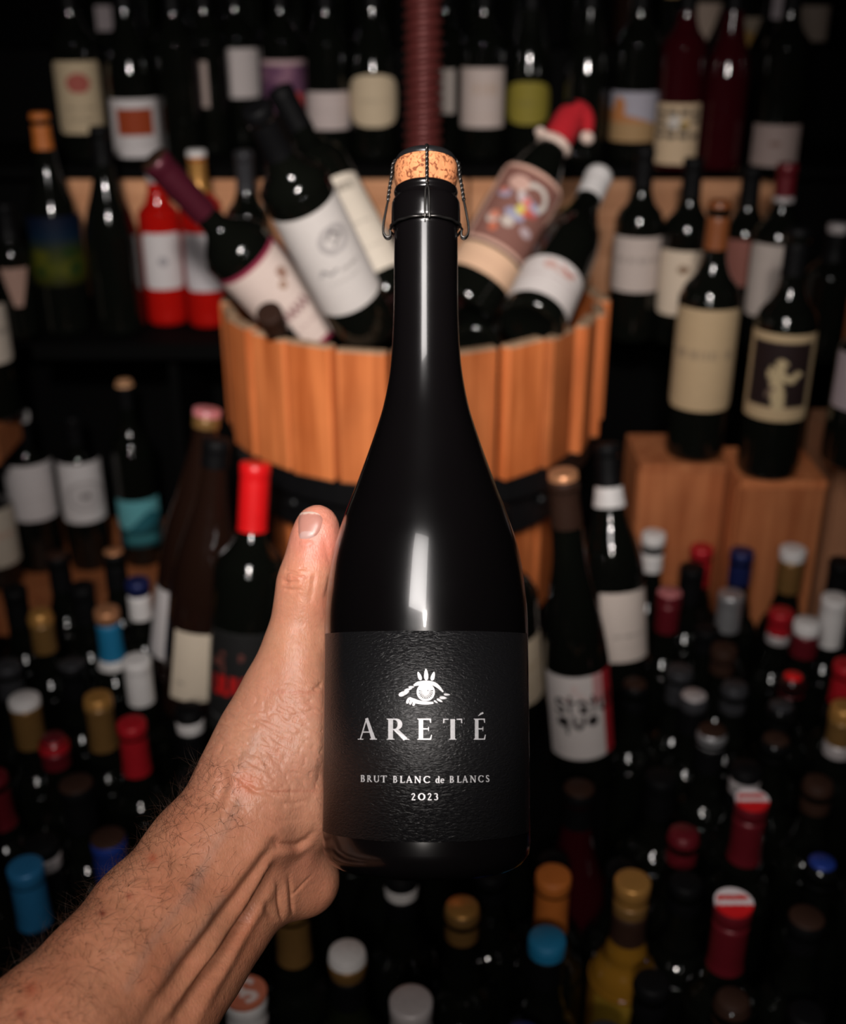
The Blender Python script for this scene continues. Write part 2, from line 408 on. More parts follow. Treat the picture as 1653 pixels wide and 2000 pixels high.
class Print:
    """flat label print: colours on a fine grid"""
    def __init__(s, bg, w=44, h=60):
        s.w, s.h = w, h; s.x, s.y = np.meshgrid(np.linspace(0, 1, w), np.linspace(0, 1, h))
        s.c = np.ones((h, w, 3))*np.array(bg); s.c *= (1+.04*np.random.randn(h, w, 1)*.6)
    def rect(s, x0, x1, y0, y1, col): s.c[(s.x >= x0) & (s.x <= x1) & (s.y >= y0) & (s.y <= y1)] = col
    def disc(s, cx, cy, rx, ry, col, a=1.0):
        m = ((s.x-cx)/rx)**2+((s.y-cy)/ry)**2 <= 1; s.c[m] = s.c[m]*(1-a)+np.array(col)*a
    def ringp(s, cx, cy, rx, ry, t, col, a=1.0):
        d = np.sqrt(((s.x-cx)/rx)**2+((s.y-cy)/ry)**2); m = (d <= 1) & (d >= 1-t); s.c[m] = s.c[m]*(1-a)+np.array(col)*a
    def line(s, y, x0, x1, h, col, a=.5, seed=0):
        r = np.random.RandomState(seed+int(y*100)); k = r.rand(s.w) > .3
        m = (abs(s.y-y) <= h/2) & (s.x >= x0) & (s.x <= x1) & k[None, :]; s.c[m] = s.c[m]*(1-a)+np.array(col)*a
    def stroke(s, pts, wd, col, asp=1.0):
        for (x0, y0), (x1, y1) in zip(pts[:-1], pts[1:]):
            dx, dy = (x1-x0), (y1-y0)*asp; L = dx*dx+dy*dy+1e-9
            t = np.clip(((s.x-x0)*dx+(s.y-y0)*asp*dy)/L, 0, 1)
            d = np.hypot(s.x-x0-t*dx, (s.y-y0)*asp-t*dy); s.c[d < wd] = col
    def blotch(s, n, cols, x0, x1, y0, y1, r0, r1, seed):
        r = random.Random(seed)
        for _ in range(n): s.disc(r.uniform(x0, x1), r.uniform(y0, y1), r.uniform(r0, r1), r.uniform(r0, r1)*.8, r.choice(cols), .8)
    def frame(s, t, col, ty=None):
        ty = ty or t*.7; m = (s.x < t) | (s.x > 1-t) | (s.y < ty) | (s.y > 1-ty); s.c[m] = col
def label_mesh(R, half, z0, z1, P, shape=None, name='label', phi=0.0, off=.0005):
    w, h = P.w, P.h; V = []
    for j in range(h):
        for i in range(w):
            a = phi + half*(2*i/(w-1)-1); z = z1+(z0-z1)*j/(h-1); V.append(((R+off)*math.sin(a), -(R+off)*math.cos(a), z))
    F = []; X, Y = P.x, P.y
    for j in range(h-1):
        for i in range(w-1):
            x = (X[j, i]+X[j, i+1])-1; y = (Y[j, i]+Y[j+1, i])-1
            if shape == 'round' and abs(x)**2.6+abs(y)**2.6 > 1: continue
            if shape == 'corner' and (abs(x)**9+abs(y)**9 > 1): continue
            if shape == 'wedge' and abs(x) > 1-(y+1)*.36: continue
            q = j*w+i; F.append((q, q+w, q+w+1, q+1))
    me = mesh(name, V, F, M['label']); set_col(me, P.c.reshape(-1, 3)); return me

CR, PK, GR, YL = (.52, .41, .27), (.62, .50, .46), (.58, .54, .52), (.42, .35, .06)
INK = (.10, .08, .07)
def P_plain(bg, ink=INK, lines=((.5, .2, .8),), seed=0, **k):
    p = Print(bg, **k)
    for i, l in enumerate(lines): p.line(l[0], l[1], l[2], l[3] if len(l) > 3 else .05, ink, l[4] if len(l) > 4 else .4, seed)
    return p
def p_emblem(bg, cx=.5, cy=.3, r=.14, col=(.35, .04, .04), lines=((.65, .25, .75), (.8, .3, .7))):
    p = P_plain(bg, lines=lines); p.disc(cx, cy, r, r*.7, col, .85); return p
def p_framed():
    p = Print((.62, .58, .58)); p.rect(.2, .8, .16, .62, (.30, .05, .015)); p.line(.75, .2, .8, .05, INK, .3); return p
def p_seal():
    p = Print((.60, .57, .57)); p.ringp(.55, .55, .36, .26, .25, (.35, .32, .32), .8); p.disc(.55, .55, .2, .15, (.4, .37, .37), .7); p.disc(.55, .55, .08, .06, (.22, .2, .2), .8); return p
def p_rainbow():
    p = Print((.01, .02, .05)); 
    p.c[:] = np.stack([np.interp(p.y, [0, .3, .55, .75, 1], [.004, .004, .05, .10, .02]), np.interp(p.y, [0, .3, .55, .75, 1], [.008, .02, .06, .11, .02]), np.interp(p.y, [0, .3, .5, .75, 1], [.03, .05, .01, .005, .003])], 2)
    p.blotch(9, [(.12, .12, .01), (.02, .05, .01)], 0, 1, .5, .8, .05, .15, 3); p.c *= .55; return p
def p_picture():
    p = Print((.40, .38, .44)); p.c[(p.y > .32+.35*p.x)] = (.45, .20, .08); p.c[p.y > .62] = (.40, .25, .12); p.disc(.25, .35, .12, .25, (.5, .2, .07)); return p
def p_glyphs():
    p = Print((.62, .46, .30))
    r = random.Random(5)
    for j in range(4):
        for i in range(4): 
            if r.random() > .2: p.disc(.16+.23*i, .14+.13*j, .10, .05, (.03, .03, .03), .9)
    p.disc(.45, .3, .14, .1, (.6, .55, .5)); p.disc(.62, .33, .08, .05, (.45, .28, .06)); return p
def p_figure():
    p = Print((.46, .34, .20)); p.rect(.11, .89, .10, .84, (.018, .010, .010)); f = (.68, .55, .33)
    f = (.46, .36, .21); p.disc(.52, .33, .065, .05, f); p.stroke([(.50, .41), (.47, .54), (.52, .70)], .075, f, 1.3); p.stroke([(.50, .47), (.64, .52), (.72, .45)], .05, f, 1.3); p.stroke([(.46, .44), (.38, .48), (.40, .38)], .022, f, 1.3); p.stroke([(.44, .62), (.38, .70)], .03, (.16, .11, .08), 1.3)
    p.stroke([(.5, .70), (.53, .80)], .075, f); return p
def p_art():
    p = Print((.22, .10, .08), 60, 80); b = (.62, .38, .30); p.frame(.07, b, .05)
    p.ringp(.60, .30, .20, .16, .35, (.60, .55, .50)); p.disc(.36, .22, .13, .09, (.58, .36, .30))
    p.blotch(10, [(.55, .45, .48), (.62, .56, .50), (.34, .36, .50)], .25, .72, .35, .75, .05, .10, 11)
    p.blotch(7, [(.70, .10, .05), (.62, .16, .08), (.55, .08, .06)], .22, .75, .32, .82, .04, .07, 14)
    p.disc(.52, .5, .05, .06, (.65, .55, .12)); return p
def p_crest():
    p = Print((.70, .65, .62), 60, 80); p.ringp(.62, .30, .19, .13, .35, (.35, .32, .32), .7); p.stroke([(.55, .27), (.62, .22), (.70, .29), (.60, .34)], .02, (.2, .18, .18), 1.3)
    p.stroke([(.30, .58), (.36, .53), (.42, .58), (.5, .55)], .016, (.3, .28, .28), 1.3); p.line(.58, .52, .8, .03, INK, .4); p.line(.68, .3, .75, .02, INK, .25); return p
def p_printed(t=0):
    p = Print((.70, .62, .52), 60, 80); p.line(.12, .15, .8, .07, (.12, .1, .08), .6); p.line(.5, .2, .8, .03, INK, .3); p.line(.75, .2, .8, .02, INK, .25); return p
def p_pinkborder():
    p = Print((.74, .60, .54), 60, 80); p.frame(.035, (.30, .03, .07), .045); p.disc(.74, .25, .06, .06, (.35, .2, .15)); p.disc(.66, .33, .05, .04, (.4, .25, .18))
    for k in range(7): p.stroke([(.28+.07*k, .62), (.30+.07*k, .52), (.33+.07*k, .62)], .011, (.28, .14, .14), 1.3)
    p.line(.75, .45, .8, .03, (.3, .15, .15), .4); return p
def p_redbird():
    p = Print((.68, .62, .60), 60, 80); p.disc(.42, .22, .08, .12, (.55, .25, .2), .6); p.stroke([(.55, .15), (.63, .25), (.72, .18), (.62, .32)], .025, (.50, .16, .13), 1.3); p.disc(.6, .3, .14, .07, (.5, .25, .2), .5)
    p.line(.5, .1, .9, .05, (.4, .3, .3), .4); p.line(.66, .2, .8, .02, INK, .3); return p
def p_status():
    p = Print((.66, .60, .58), 84, 100); k = (.015, .012, .012); A = 1.33
    p.c[(p.x > .80)] = (.42, .02, .03); m = (p.x > .66) & (p.x <= .80) & (p.y < .35); p.c[m] = (.58, .30, .30)
    p.blotch(5, [(.66, .5, .48)], .2, .6, .1, .28, .03, .06, 2)
    W = .022
    def arc(cx, cy, rx, ry, a0, a1, n=14): return [(cx+rx*math.cos(math.radians(a0+(a1-a0)*i/n)), cy+ry*math.sin(math.radians(a0+(a1-a0)*i/n))) for i in range(n+1)]
    y0 = .36; W = .020; A = 1.0
    p.stroke([(.275, y0-.060), (.235, y0-.080), (.185, y0-.065), (.180, y0-.030), (.225, y0-.005), (.270, y0+.018), (.275, y0+.055), (.23, y0+.078), (.175, y0+.062)], W, k, A)
    p.stroke([(.365, y0-.12), (.365, y0+.07)], W, k, A); p.stroke([(.33, y0-.06), (.41, y0-.06)], W*.7, k, A)
    p.stroke([(.46, y0-.055), (.50, y0-.078), (.55, y0-.055), (.56, y0+.07)], W, k, A); p.disc(.51, y0+.028, .045, .042, k)
    p.stroke([(.645, y0-.12), (.645, y0+.07)], W*.9, k, A); p.stroke([(.61, y0-.06), (.69, y0-.06)], W*.7, k, A)
    p.stroke([(.74, y0-.07), (.745, y0+.05), (.78, y0+.075), (.82, y0+.05), (.825, y0-.07)], W*.9, k, A)
    p.stroke([(.955, y0-.06), (.92, y0-.08), (.88, y0-.05), (.93, y0), (.955, y0+.04), (.92, y0+.078), (.87, y0+.06)], W*.9, k, A)
    y1 = .545
    p.disc(.245, y1, .072, .060, k); p.stroke([(.305, y1-.05), (.310, y1+.13)], W, k, A)
    p.stroke([(.40, y1-.06), (.405, y1+.03), (.455, y1+.065), (.505, y1+.03), (.51, y1-.06)], W*1.2, k, A)
    p.disc(.635, y1-.01, .070, .062, k)
    p.line(.82, .3, .7, .015, (.4, .2, .2), .3); return p
def p_redletters():
    p = Print((.014, .014, .014), 80, 90); r = (.55, .012, .012); g = (.05, .05, .05)
    p.frame(.012, g, .010); A = 1.2
    for cx in (.18, .34, .5):
        p.stroke([(cx-.05, .45), (cx-.05, .57), (cx-.02, .62), (cx+.02, .62), (cx+.05, .57), (cx+.05, .45)], .020, r, A)
    p.stroke([(.27, .45), (.27, .62)], .018, r, A); p.blotch(6, [(.16, .05, .04)], .15, .6, .2, .38, .03, .06, 4)
    p.stroke([(.1, .85), (.4, .9), (.7, .88)], .01, (.09, .09, .09), A); return p
def p_teal():
    p = Print((.02, .12, .15)); p.c[(p.y < .45+.2*np.sin(p.x*5+1))] = (.12, .38, .42); p.c[(p.y > .55+.12*np.sin(p.x*4))] = (.01, .05, .06); p.rect(.2, .8, .75, .9, (.04, .18, .2)); return p
def p_purple():
    p = Print((.16, .07, .13)); p.rect(0, 1, 0, .1, (.5, .35, .36)); p.disc(.75, .8, .2, .2, (.55, .08, .08)); p.blotch(8, [(.10, .04, .09), (.28, .14, .2)], 0, 1, .15, .7, .1, .2, 8); return p
BOT = []
def bottle(mat4, label, kind='bordeaux', H=.30, R=.0372, glassm='dark', segs=((.055, 'black'),), top=None, wide=.0152, labels=(), group=None, liquid=None):
    root = thing('wine_bottle', label, 'bottle', mat=mat4, group=group)
    link('glass', glass_mesh(kind, H, R, glassm), root)
    if segs: closure(root, H, segs, top, wide, prof_bottle(kind, H, R))
    else: link('cork', lathe('cork', [(.0135, H), (.0135, H+.006), (.0125, H+.007)], M['cork'], 20, False, True), root)
    for lb in labels:
        P, half, z0, z1 = lb[:4]; shape = lb[4] if len(lb) > 4 else None; phi = lb[5] if len(lb) > 5 else 0
        link('label', label_mesh(R, half, z0, z1, P, shape, 'label', phi), root)
    BOT.append((root, H, R)); return root
def pose(B, T=None, roll=0.0):
    zax = Vector((0, 0, 1)) if T is None else (T-B).normalized()
    to = (Vector((0, 0, CAMZ))-B); to = (to - zax*to.dot(zax)).normalized(); yax = -to; xax = yax.cross(zax)
    m = Matrix((xax, yax, zax)).transposed().to_4x4(); m.translation = B
    return m @ Matrix.Rotation(roll, 4, 'Z')
def lab_z(B, R, v): return max(.012, zrow(v, B.y-R)-B.z)
def half_of(frac): return math.asin(min(.999, frac))
# upright bottles given by the pixel where the centre of their base stands
def standing(u, vb, zb, label, vt=None, lab=None, **k):
    """lab: (print, v_top, v_bottom, half-width fraction of body, shape, phi)"""
    B = at_z(u, vb, zb); R = k.get('R', .0372)
    if vt is not None: k['H'] = min(.37, zrow(vt, B.y)-zb)
    L = []
    if lab:
        for q in (lab if isinstance(lab, list) else [lab]):
            z1, z0 = lab_z(B, R, q[1]), lab_z(B, R, q[2]); L.append((q[0], half_of(q[3]), z0, z1, q[4] if len(q) > 4 else None, q[5] if len(q) > 5 else 0))
    return bottle(pose(B), label, labels=L, **k)
def topped(u, v, zt, H, label, **k):
    T = at_z(u, v, zt); B = Vector((T.x, T.y, zt-H)); return bottle(pose(B), label, H=H, **k)
def leaning(ub, vb, yb, ut, vt, H, far, label, roll=0, **k):
    B = at_y(ub, vb, yb); T = ray_len(ut, vt, B, H, far); return bottle(pose(B, T, roll), label, H=H, **k)
bk = dict(black='black')
# upper shelf, front row (shelf top z 1.30)
def up(u, vb, label, lab=None, **k):
    B = at_z(u, vb, 1.301)
    return standing(u, vb, 1.301, label, lab=lab, **k)
up(170, 312, 'dark bottle with tall cream label and small red emblem, upper shelf at left', (p_emblem(CR, cy=.3, r=.2), 120, 262, .97, 'corner'), R=.039)
up(272, 316, 'upper-shelf bottle whose white label frames an orange-brown square', (p_framed(), 194, 309, .97), R=.041, kind='burgundy')
up(361, 316, 'unlabelled dark bottle beside the white framed orange label, upper shelf', None, segs=((.06, 'black'),))
up(418, 300, 'upper-shelf bottle with narrow brownish-white label, left of the plain white one', (Print((.38, .30, .27)), 120, 210, .45, None, -.5), R=.036)
up(475, 282, 'upper-shelf bottle with plain pale grey label above the tilted dark capsule', (Print((.56, .50, .49)), 95, 192, .93, 'corner'), R=.041)
up(560, 296, 'upper-shelf bottle with purple and pink picture label', (p_purple(), 118, 222, .97), R=.039)
up(645, 310, 'upper-shelf bottle with low pinkish white label left of the round cream label', (P_plain((.56, .47, .45), lines=((.5, .2, .8, .04, .25), (.7, .3, .7, .04, .2))), 180, 254, .97, 'corner'), R=.0385)
up(732, 310, 'upper-shelf bottle with rounded cream label left of the red screw', (P_plain((.60, .48, .33), lines=((.5, .25, .75, .06, .2),)), 146, 249, .98, 'round'), R=.0415, kind='burgundy')
up(868, 300, 'upper-shelf bottle half hidden behind the right of the red screw, white label', (Print((.55, .48, .44)), 135, 222, .5), R=.034)
up(940, 310, 'upper-shelf bottle with pinkish label with a tan smear, right of the screw', (P_plain((.58, .48, .44), (.45, .28, .15), ((.35, .3, .8, .2, .35), (.8, .2, .8, .04, .2))), 133, 250, .95), R=.039)
up(1028, 306, 'upper-shelf bottle with round olive-yellow label', (P_plain((.27, .22, .035), lines=((.5, .3, .7, .1, .2),)), 160, 244, .98, 'round'), R=.038, kind='champagne')
up(1138, 318, 'unlabelled dark bottle behind the santa hat on the upper shelf', None, kind='burgundy')
up(1231, 318, 'upper-shelf bottle with a blue and orange landscape picture label', (p_picture(), 180, 278, .97), R=.0405)
up(1316, 330, 'upper-shelf bottle with tan label covered in black marks', (p_glyphs(), 203, 336, .93), R=.0372, glassm='winered')
up(1402, 330, 'dark red unlabelled bottle on the upper shelf right of the black-marked label', None, glassm='winered', kind='burgundy', R=.0365)
up(1508, 334, 'upper-shelf bottle with low grey-brown label above the dark red capsule', (p_emblem((.34, .26, .24), cy=.45, r=.1, col=(.2, .12, .1), lines=()), 245, 327, .95), R=.039)
# upper shelf, rear step (z 1.47)
def rear(u, label, lab=None, y=2.46, **k):
    B = Vector(((u-CX)/FPX*(y*cp), y, 1.471)); R = k.get('R', .0372); L = []
    if lab: L = [(lab[0], half_of(lab[3]), lab[1], lab[2], lab[4] if len(lab) > 4 else None)]
    return bottle(pose(B), label, labels=L, **k)
rear(194, 'rear-row bottle with grey label at upper left, behind the cream label', (Print((.28, .24, .25)), .03, .075, .5), kind='burgundy', R=.031)
for u, k in ((262, 'burgundy'), (361, 'burgundy'), (478, 'bordeaux'), (560, 'bordeaux'), (640, 'bordeaux'), (728, 'bordeaux'), (940, 'bordeaux'), (1028, 'bordeaux')):
    rear(u, 'dark bottle in the unlit rear row at the top of the photo', None, kind=k, group='dark rear row bottles')
rear(1145, 'dark rear-row bottle above the santa hat', None, kind='bordeaux')
rear(1240, 'rear-row bottle with a brown glass neck, above the landscape label', None, kind='bordeaux', glassm='brown')
rear(1320, 'rear-row bottle with pale gold label, top edge, above the black-marked label', (Print((.5, .34, .16)), .09, .15, .5), R=.031)
rear(1382, 'rear-row bottle with plain tan label beside the red-necked bottle', (Print((.42, .32, .26)), .015, .08, .9, 'wedge'), y=2.44)
rear(1466, 'rear-row bottle with a narrowing gold label at upper right', (p_emblem((.30, .24, .18), cy=.7, r=.4, col=(.36, .2, .04), lines=()), .00, .055, .8, 'wedge'), y=2.43)
rear(1530, 'rear-row bottle with a slim whitish label at the top right', (Print((.42, .36, .38)), .05, .12, .4), y=2.50, R=.032)
rear(1595, 'rear-row bottle with brown-grey label nearest the upper right corner', (Print((.28, .22, .18)), .012, .075, .9), y=2.45)
topped(1412, 20, 1.60, .30, 'bottle with a bright red sloping neck standing tall at upper right', kind='flute', segs=((.075, 'pink'), (.025, 'silver')), glassm='winered', R=.033)
# middle shelf, left (shelf board z 1.07)
standing(133, 645, 1.071, 'tall dark bottle with orange capsule and blue-green label, middle shelf left', 223, (p_rainbow(), 425, 560, .97), R=.0415, kind='burgundy', segs=((.052, 'orange'),), wide=.0142)
standing(238, 645, 1.071, 'slim-necked black bottle between the orange capsule and the rose bottle', 250, None, R=.040, kind='burgundy')
standing(330, 628, 1.071, 'rose bottle with small white label and red wine, middle shelf', 320, (p_emblem((.62, .58, .58), cy=.5, r=.12, col=(.3, .28, .3), lines=()), 457, 566, .86, 'corner'), R=.034, kind='tall', glassm='rose', segs=((.03, 'lgrey'),))
standing(410, 632, 1.071, 'second rose bottle, white cap on a gold neck, behind the maroon capsule', 296, (Print((.6, .56, .58)), 457, 570, .9, 'corner'), R=.034, kind='tall', glassm='rose', segs=((.008, 'white'), (.055, 'gold')), wide=.0148)
standing(497, 632, 1.071, 'dark bottle with a grey neck behind the basket rim at left', 298, None, R=.036, segs=((.06, 'grey'),))
# middle shelf, right
standing(1232, 660, 1.071, 'dark bottle with greyish pink label nearest the basket, middle shelf right', 292, (P_plain((.50, .42, .38), lines=((.42, .1, .9, .10, .45),)), 465, 572, .95), R=.0378)
standing(1322, 668, 1.071, 'middle-shelf bottle with cream label and small brown dot', 312, (p_emblem((.66, .54, .42), cx=.5, cy=.28, r=.09, col=(.14, .06, .02), lines=()), 492, 618, .95, 'corner'), R=.0380)
standing(1432, 660, 1.071, 'middle-shelf bottle with a reddish brown label between two lighter labels', 330, (Print((.26, .10, .08)), 470, 560, .9), R=.037)
standing(1492, 690, 1.071, 'middle-shelf bottle with dark red capsule, silver ring and tall grey label', 322, (P_plain((.50, .43, .39), lines=((.2, .2, .8, .04, .2),)), 480, 622, .93, 'corner'), R=.0385, segs=((.045, 'dred'), (.008, 'lgrey')))
standing(1600, 700, 1.071, 'black bottle in the dark end of the middle shelf at right', 440, None, R=.038, segs=((.012, 'lgrey'), (.04, 'black')))
# big bottles on the wooden boxes
standing(1355, 884, ZB+.001, 'large bottle with a plain tan label and brown capsule standing on a wooden box', 395, (P_plain((.44, .32, .19), lines=((.44, .15, .85, .07, .4),)), 607, 805, .985, 'corner'), R=.0392, segs=((.058, 'rust'),), wide=.0130)
standing(1497, 920, ZB+.001, 'large bottle whose cream-framed black label shows a pale figure', 448, (p_figure(), 655, 824, .97), R=.0385, segs=((.055, 'black'),), wide=.0135)
standing(1668, 902, ZB+.046, 'bottle cut by the right edge, pale label in shadow, on a pale wooden box', 560, (Print((.36, .30, .32)), 700, 810, .9), R=.040)
standing(-6, 812, .946, 'bottle cut by the left edge with a greyish white label, on a wooden box', 470, (P_plain((.52, .45, .38), lines=((.45, .5, .95, .12, .5),)), 602, 716, .97, 'corner'), R=.040, kind='burgundy')
standing(-75, 820, .964, 'partly seen bottle at the left edge with a brownish label', 400, (Print((.35, .25, .22)), 540, 620, .9), R=.037) if False else None
standing(46, 655, 1.071, 'middle-shelf bottle at far left with a small brownish pink label', 400, (Print((.32, .20, .16)), 525, 600, .7, 'wedge'), R=.029)
# low wooden shelf at left (z .62)
standing(2, 1136, .621, 'bottle cut by the left edge with a beige label with red print, low shelf', 905, (P_plain((.52, .46, .38), (.5, .15, .08), ((.45, .3, .8, .10, .45),)), 1003, 1112, .97), R=.041)
standing(84, 1102, .621, 'low-shelf bottle with white cap and plain white label', 808, (P_plain((.56, .52, .52), lines=((.6, .3, .7, .04, .15),)), 912, 1020, .98), R=.0415, segs=((.014, 'white'), (.04, 'black')), wide=.016)
standing(180, 1100, .621, 'low-shelf bottle with white label bearing a round grey seal', 815, (p_seal(), 908, 1023, .97), R=.0375, segs=((.05, 'black'),))
standing(282, 1092, .621, 'low-shelf black bottle with a turquoise label', 745, (p_teal(), 980, 1070, .93), R=.0385, segs=((.008, 'cork'), (.04, 'black')), wide=.0125)
# around the press, on the plinth (z .80)
def leanto(ub, vb, zb, ut, vt, H, label, far=False, lab=None, roll=0, **k):
    B = at_z(ub, vb, zb); T = ray_len(ut, vt, B, H, far)
    return bottle(pose(B, T, roll), label, H=H, labels=lab or [], **k)
leanto(350, 1318, .803, 405, 802, .345, 'brown sparkling bottle with white label at the back left of the press', lab=[(P_plain((.62, .58, .58), lines=()), .55, .035, .125, None, -.95)], R=.0385, kind='champagne', glassm='brown', segs=((.007, 'pink'), (.014, 'dgold')), wide=.0165)
leanto(380, 1386, .803, 424, 862, .335, 'brown clear-shouldered bottle with cream label left of the red capsule', lab=[(P_plain((.66, .56, .44), lines=((.75, .1, .35, .05, .35),), w=50), .80, .032, .118, None, .0), ], R=.040, kind='champagne', glassm='brown', segs=((.03, 'black'),), wide=.016)
leanto(473, 1450, .803, 499, 908, .325, 'black bottle with bright red capsule and red letters on black label', lab=[(p_redletters(), 1.05, .03, .145, None, -.15)], R=.041, segs=((.074, 'bright'),), wide=.0170)
leanto(1003, 1420, .803, 968, 1000, .30, 'bottle with cream label just right of the held bottle, mostly hidden', lab=[(P_plain((.68, .55, .40), (.4, .26, .08), ((.42, .5, .95, .05, .5), (.7, .4, .9, .03, .3)), w=50), 1.1, .062, .152, None, .25)], R=.0385)
leanto(1206, 1338, .803, 1186, 870, .30, 'bottle with dark capsule, white neck band and white label right of the press', lab=[(P_plain((.68, .58, .52), lines=((.62, .2, .9, .05, .4), (.78, .3, .8, .03, .3)), w=50), .95, .042, .128, None, .50)], R=.0378, segs=((.050, 'black'), (.024, 'white')), kind='burgundy')
bpy.context.view_layer.update()
lbr = [c for c in BOT[-1][0].children if c.name.startswith('label')]
leanto(1142, 1512, .803, 1100, 925, .36, 'tall slender bottle with a white and red label in fat black lettering', lab=[(p_status(), 1.22, .045, .148, None, .05)], R=.0345, kind='flute', segs=((.006, 'copper'), (.05, 'brown')), wide=.0145)
# ------------------------------------------------------------------ bottles in the basket
leaning(640, 676, 1.42, 303, 314, .315, False, 'tilted bottle with maroon capsule and maroon-edged pinkish label in the basket', roll=.0,
        R=.0425, kind='longneck', segs=((.082, 'maroon'),), wide=.0172, top='brown', labels=[(p_pinkborder(), 1.3, .03, .168, None, -.15)])
leaning(720, 650, 1.31, 500, 212, .302, False, 'tilted bottle with white label bearing a round grey crest in the basket', R=.0375,
        kind='tall', segs=((.055, 'black'),), labels=[(p_crest(), 1.32, .062, .193)])
leaning(765, 585, 1.42, 548, 180, .30, True, 'tilted bottle with cream label behind the white crest label in the basket', R=.0365,
        segs=((.062, 'black'),), wide=.0175, labels=[(p_printed(), 1.2, .03, .16)])
leaning(903, 606, 1.41, 1122, 212, .31, True, 'upended bottle wearing a santa hat, brown art label facing out, in the basket', R=.0440, kind='champagne',
        segs=((.05, 'black'),), labels=[(p_art(), 1.2, .078, .190, 'corner'), (P_plain((.70, .45, .30), (.5, .28, .2), ((.5, .2, .8, .1, .3),)), 1.25, .040, .074)])
leaning(1035, 640, 1.33, 1170, 345, .300, True, 'tilted bottle with white capsule and white label with red drawing in the basket', R=.0400, kind='burgundy',
        segs=((.055, 'white'),), wide=.0185, labels=[(p_redbird(), 1.4, .020, .085)])
leaning(752, 650, 1.47, 762, 470, .30, True, 'black bottle deep in the basket beside the held bottle neck', R=.036)
leaning(925, 690, 1.40, 960, 520, .30, True, 'black bottle lying in the basket right of the held bottle neck', R=.038)
leaning(600, 775, 1.42, 526, 612, .19, False, 'small bottle neck with a brown top poking over the pink label', R=.022, segs=((.03, 'brown'),))
# santa hat on the hatted bottle
hb, hH, hR = BOT[-5]
hat = thing('santa_hat', 'small red santa hat with white fur trim pulled over a bottle neck', 'hat', mat=hb.matrix_world @ Matrix.Translation((0, 0, hH-.058)) @ Matrix.Diagonal((.88, .88, .74, 1)))
fur = plain('white_fur', (.75, .58, .50), .95, 0, 1.0, 500); feltr = plain('red_felt', (.42, .004, .012), .9, 0, .6, 600)
prof = [(.0185+.0085*math.cos(t), .0085*math.sin(t)) for t in np.linspace(0, 2*PI, 17)]
V, F = lathe_data(prof, 36, False, False); V = [(x*(1+.05*math.sin(7*i)), y*(1+.05*math.cos(5*i)), z+.0012*math.sin(3*i)) for i, (x, y, z) in enumerate(V)]
link('fur_trim', mesh('fur_trim', V, F, fur), hat)
pts = catmull([(0, 0, .0), (.001, 0, .03), (.002, .002, .062), (.010, .0, .078), (.024, 0, .072), (.034, 0, .052)], 5); n = len(pts)
rad = [np.interp(i/(n-1), [0, .3, .55, .75, 1], [.0215, .0225, .0200, .0135, .0075]) for i in range(n)]
V, F = tube_data(pts, rad, 20); link('crown', mesh('crown', V, F, feltr), hat)
V, F = lathe_data([(.0105*math.sin(t)*(1+.06*math.sin(9*t)), -.0105*math.cos(t)) for t in np.linspace(.05, PI-.05, 12)], 16)
p = link('pompom', mesh('pompom', V, F, fur), hat, (.037, 0, .043))
V, F = lathe_data([(.0085*math.sin(t), -.0085*math.cos(t)) for t in np.linspace(.05, PI-.05, 10)], 14)
p = link('fur_tuft', mesh('fur_tuft', V, F, fur), hat, (-.026, -.004, .006))

